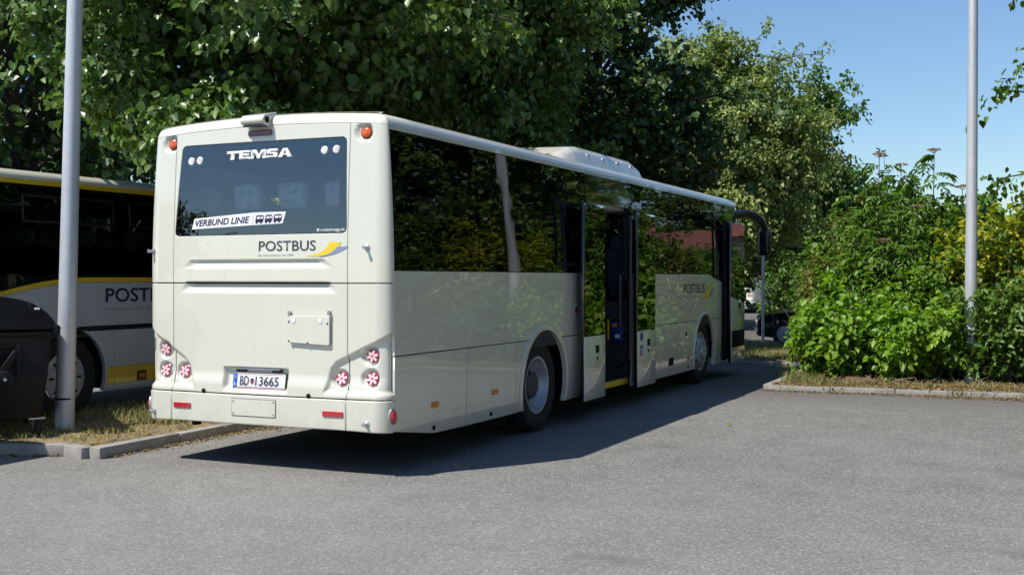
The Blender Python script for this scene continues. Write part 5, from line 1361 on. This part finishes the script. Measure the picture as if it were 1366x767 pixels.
def house():
    h = empty('house', (16.8, 58.0, 0.6)); tag(h, 'house with a red tiled roof mirrored in the coach windows', 'house')
    M['plaster'] = mat('pale_plaster', (.55, .50, .42), .9, var=.1)
    m_, t, o = mk('red_tiles'); b = N(t, 'ShaderNodeBsdfPrincipled'); b.inputs['Roughness'].default_value = .8
    tc = N(t, 'ShaderNodeTexCoord'); br = N(t, 'ShaderNodeTexBrick', Scale=3.0); br.inputs['Color1'].default_value = (.20, .07, .05, 1); br.inputs['Color2'].default_value = (.25, .095, .065, 1); br.inputs['Mortar'].default_value = (.12, .04, .03, 1)
    t.links.new(tc.outputs['Object'], br.inputs['Vector']); t.links.new(br.outputs[0], b.inputs['Base Color']); t.links.new(b.outputs[0], o.inputs[0]); M['tiles'] = m_
    MB().box((-4.5, -4, 0), (4.5, 4, 3.4)).build('wall', 'plaster', h)
    rf = MB().prism([(-4.6, 3.38), (4.6, 3.38), (.25, 5.2), (-.25, 5.2)], -5.2, 5.2, Matrix(((0, 0, 1, 0), (1, 0, 0, 0), (0, 1, 0, 0), (0, 0, 0, 1)))).build('roof', 'tiles', h)
    MB().box((1.2, .6, 4.4), (1.8, 1.2, 6.3)).build('chimney', 'tiles', rf)
    for x in (-3, -1, 1.2, 3):
        w_ = MB().box((x - .5, -4.06, 1.1), (x + .5, -4.0, 2.5)).build('window', 'white', h)
        MB().box((x - .43, -4.075, 1.17), (x + .43, -4.062, 2.43)).build('pane', 'gloss', w_)
house()
tree('roadside_tree', 'leafy tree behind the right hedge, mirrored in the coach windows', (9.8, 23.5, 0), 10, .2, (0, 0, 5.4), (3.6, 3.6, 4.4), 120, 12, 11, .2, 'elder', 51, droop=.25, zmin=1.2, tmean=.35, spray=1.1)
tree('roadside_tree', 'big tree beside the hedge end, outside the right edge', (13.2, 18.5, 0), 10, .2, (0, 0, 5.4), (3.8, 3.8, 4.4), 120, 12, 11, .2, 'maple', 52, droop=.25, zmin=1.0, tmean=.45, spray=1.1)
tree('roadside_tree', 'tree rising behind the red roofed house', (18, 67, 0), 11, .25, (0, 0, 6.2), (4.5, 4.5, 4.8), 90, 11, 10, .30, 'maple', 57, group='trees behind the red roofed house', droop=.25, zmin=1.6, tmean=.45, spray=1.3)
tree('roadside_tree', 'lower tree left of the red roofed house', (11.5, 64, 0), 9, .25, (0, 0, 5.2), (3.6, 3.6, 4.0), 90, 11, 10, .30, 'elder', 58, group='trees behind the red roofed house', droop=.25, zmin=1.4, tmean=.35, spray=1.3)
shrub('garden_shrub', 'garden bush in front of the red roofed house', (9.2, 40.0), (3.0, 1.5), 4.0, 80, 12, 9, .22, 'darkleaf', 53, ratio=.6, z0=0)
shrub('garden_shrub', 'taller garden bush left of the red roofed house', (12.5, 44.0), (2.6, 1.5), 4.6, 80, 12, 9, .22, 'elder', 54, ratio=.6, z0=0)
shrub('dogwood_shrub', 'sunlit shrub beside the trunk of the pale linden', (-.85, 27.3), (1.0, .8), 2.4, 60, 11, 9, .13, 'poplar', 55, ratio=.6, z0=0)
for i, (x, y, H_, lb) in enumerate(((12.5, 7.0, 12, 'added unseen tall tree blocking sky, beside the shrubs'), (14.5, -.5, 13, 'added unseen tall tree blocking sky, right of the parking place'), (16.5, -8.5, 13, 'added unseen tall tree blocking sky, right of the viewer'), (11.8, 3.2, 13, 'second added unseen tall tree blocking sky, nearer than the shrubs'), (18, 4, 15, 'tallest added unseen tree blocking sky, behind the right row'))):
    tree('roadside_tree', lb, (x, y, 0), H_, .25, (0, 0, H_ * .56), (4.3, 4.3, H_ * .46), 110, 11, 10, .27, 'maple', 80 + i, group='added sky-blocking trees along the right side', droop=.25, zmin=1.6, tmean=.45, spray=1.2)  # unseen trees, added to block sky and deepen the shade beside the coach
tree('roadside_tree', 'broad tree mirrored at the left of the rear window', (-44, -40, 0), 10.5, .3, (0, 0, 6.0), (5.5, 5.5, 4.2), 90, 11, 10, .34, 'maple', 41, droop=.25, tmean=.5, spray=1.4)
lp = empty('street_lamp', (-21.2, -24.6, 0)); tag(lp, 'slim street lamp mirrored in the rear window', 'street lamp')
MB().tube([(0, 0, 0), (0, 0, 4.75)], [.08, .06], 12).build('post', 'galv', lp)
MB().box((-.10, -.10, 4.70), (.85, .10, 4.78), .03, mx=Matrix.Rotation(R(0), 4, 'Z')).build('lamp_head', 'grey', lp)
bgt = [(-9, 27, 9.5), (-16, 24, 10), (-5.5, 33, 8.5), (3.2, 36, 4.6), (-24, 18, 11), (6, 48, 5.2), (-10, 62, 10), (2, 66, 6.5), (-1.5, 58, 7), (-28, 40, 12)]
labs = ['dim tree far behind the maple', 'dim tree far behind the second coach', 'tree between the maple and the far coach', 'small far tree behind the black car', 'far tree at the left edge',
        'far tree behind the yellow shrubs', 'distant tree beyond the far coach', 'distant low tree beyond the sunny road', 'distant tree right of the far coach', 'distant tree behind everything at the left']
for i, ((x, y, h), lb) in enumerate(zip(bgt, labs)):
    tree('background_tree', lb, (x, y, 0), h, .2, (0, 0, h * .55), (h * .36, h * .36, h * .46), 70, 10, 10, .30, 'elder' if i % 2 else 'maple', 60 + i, group='trees in the background', droop=.25, zmin=1.2, tmean=.45, spray=1.2)
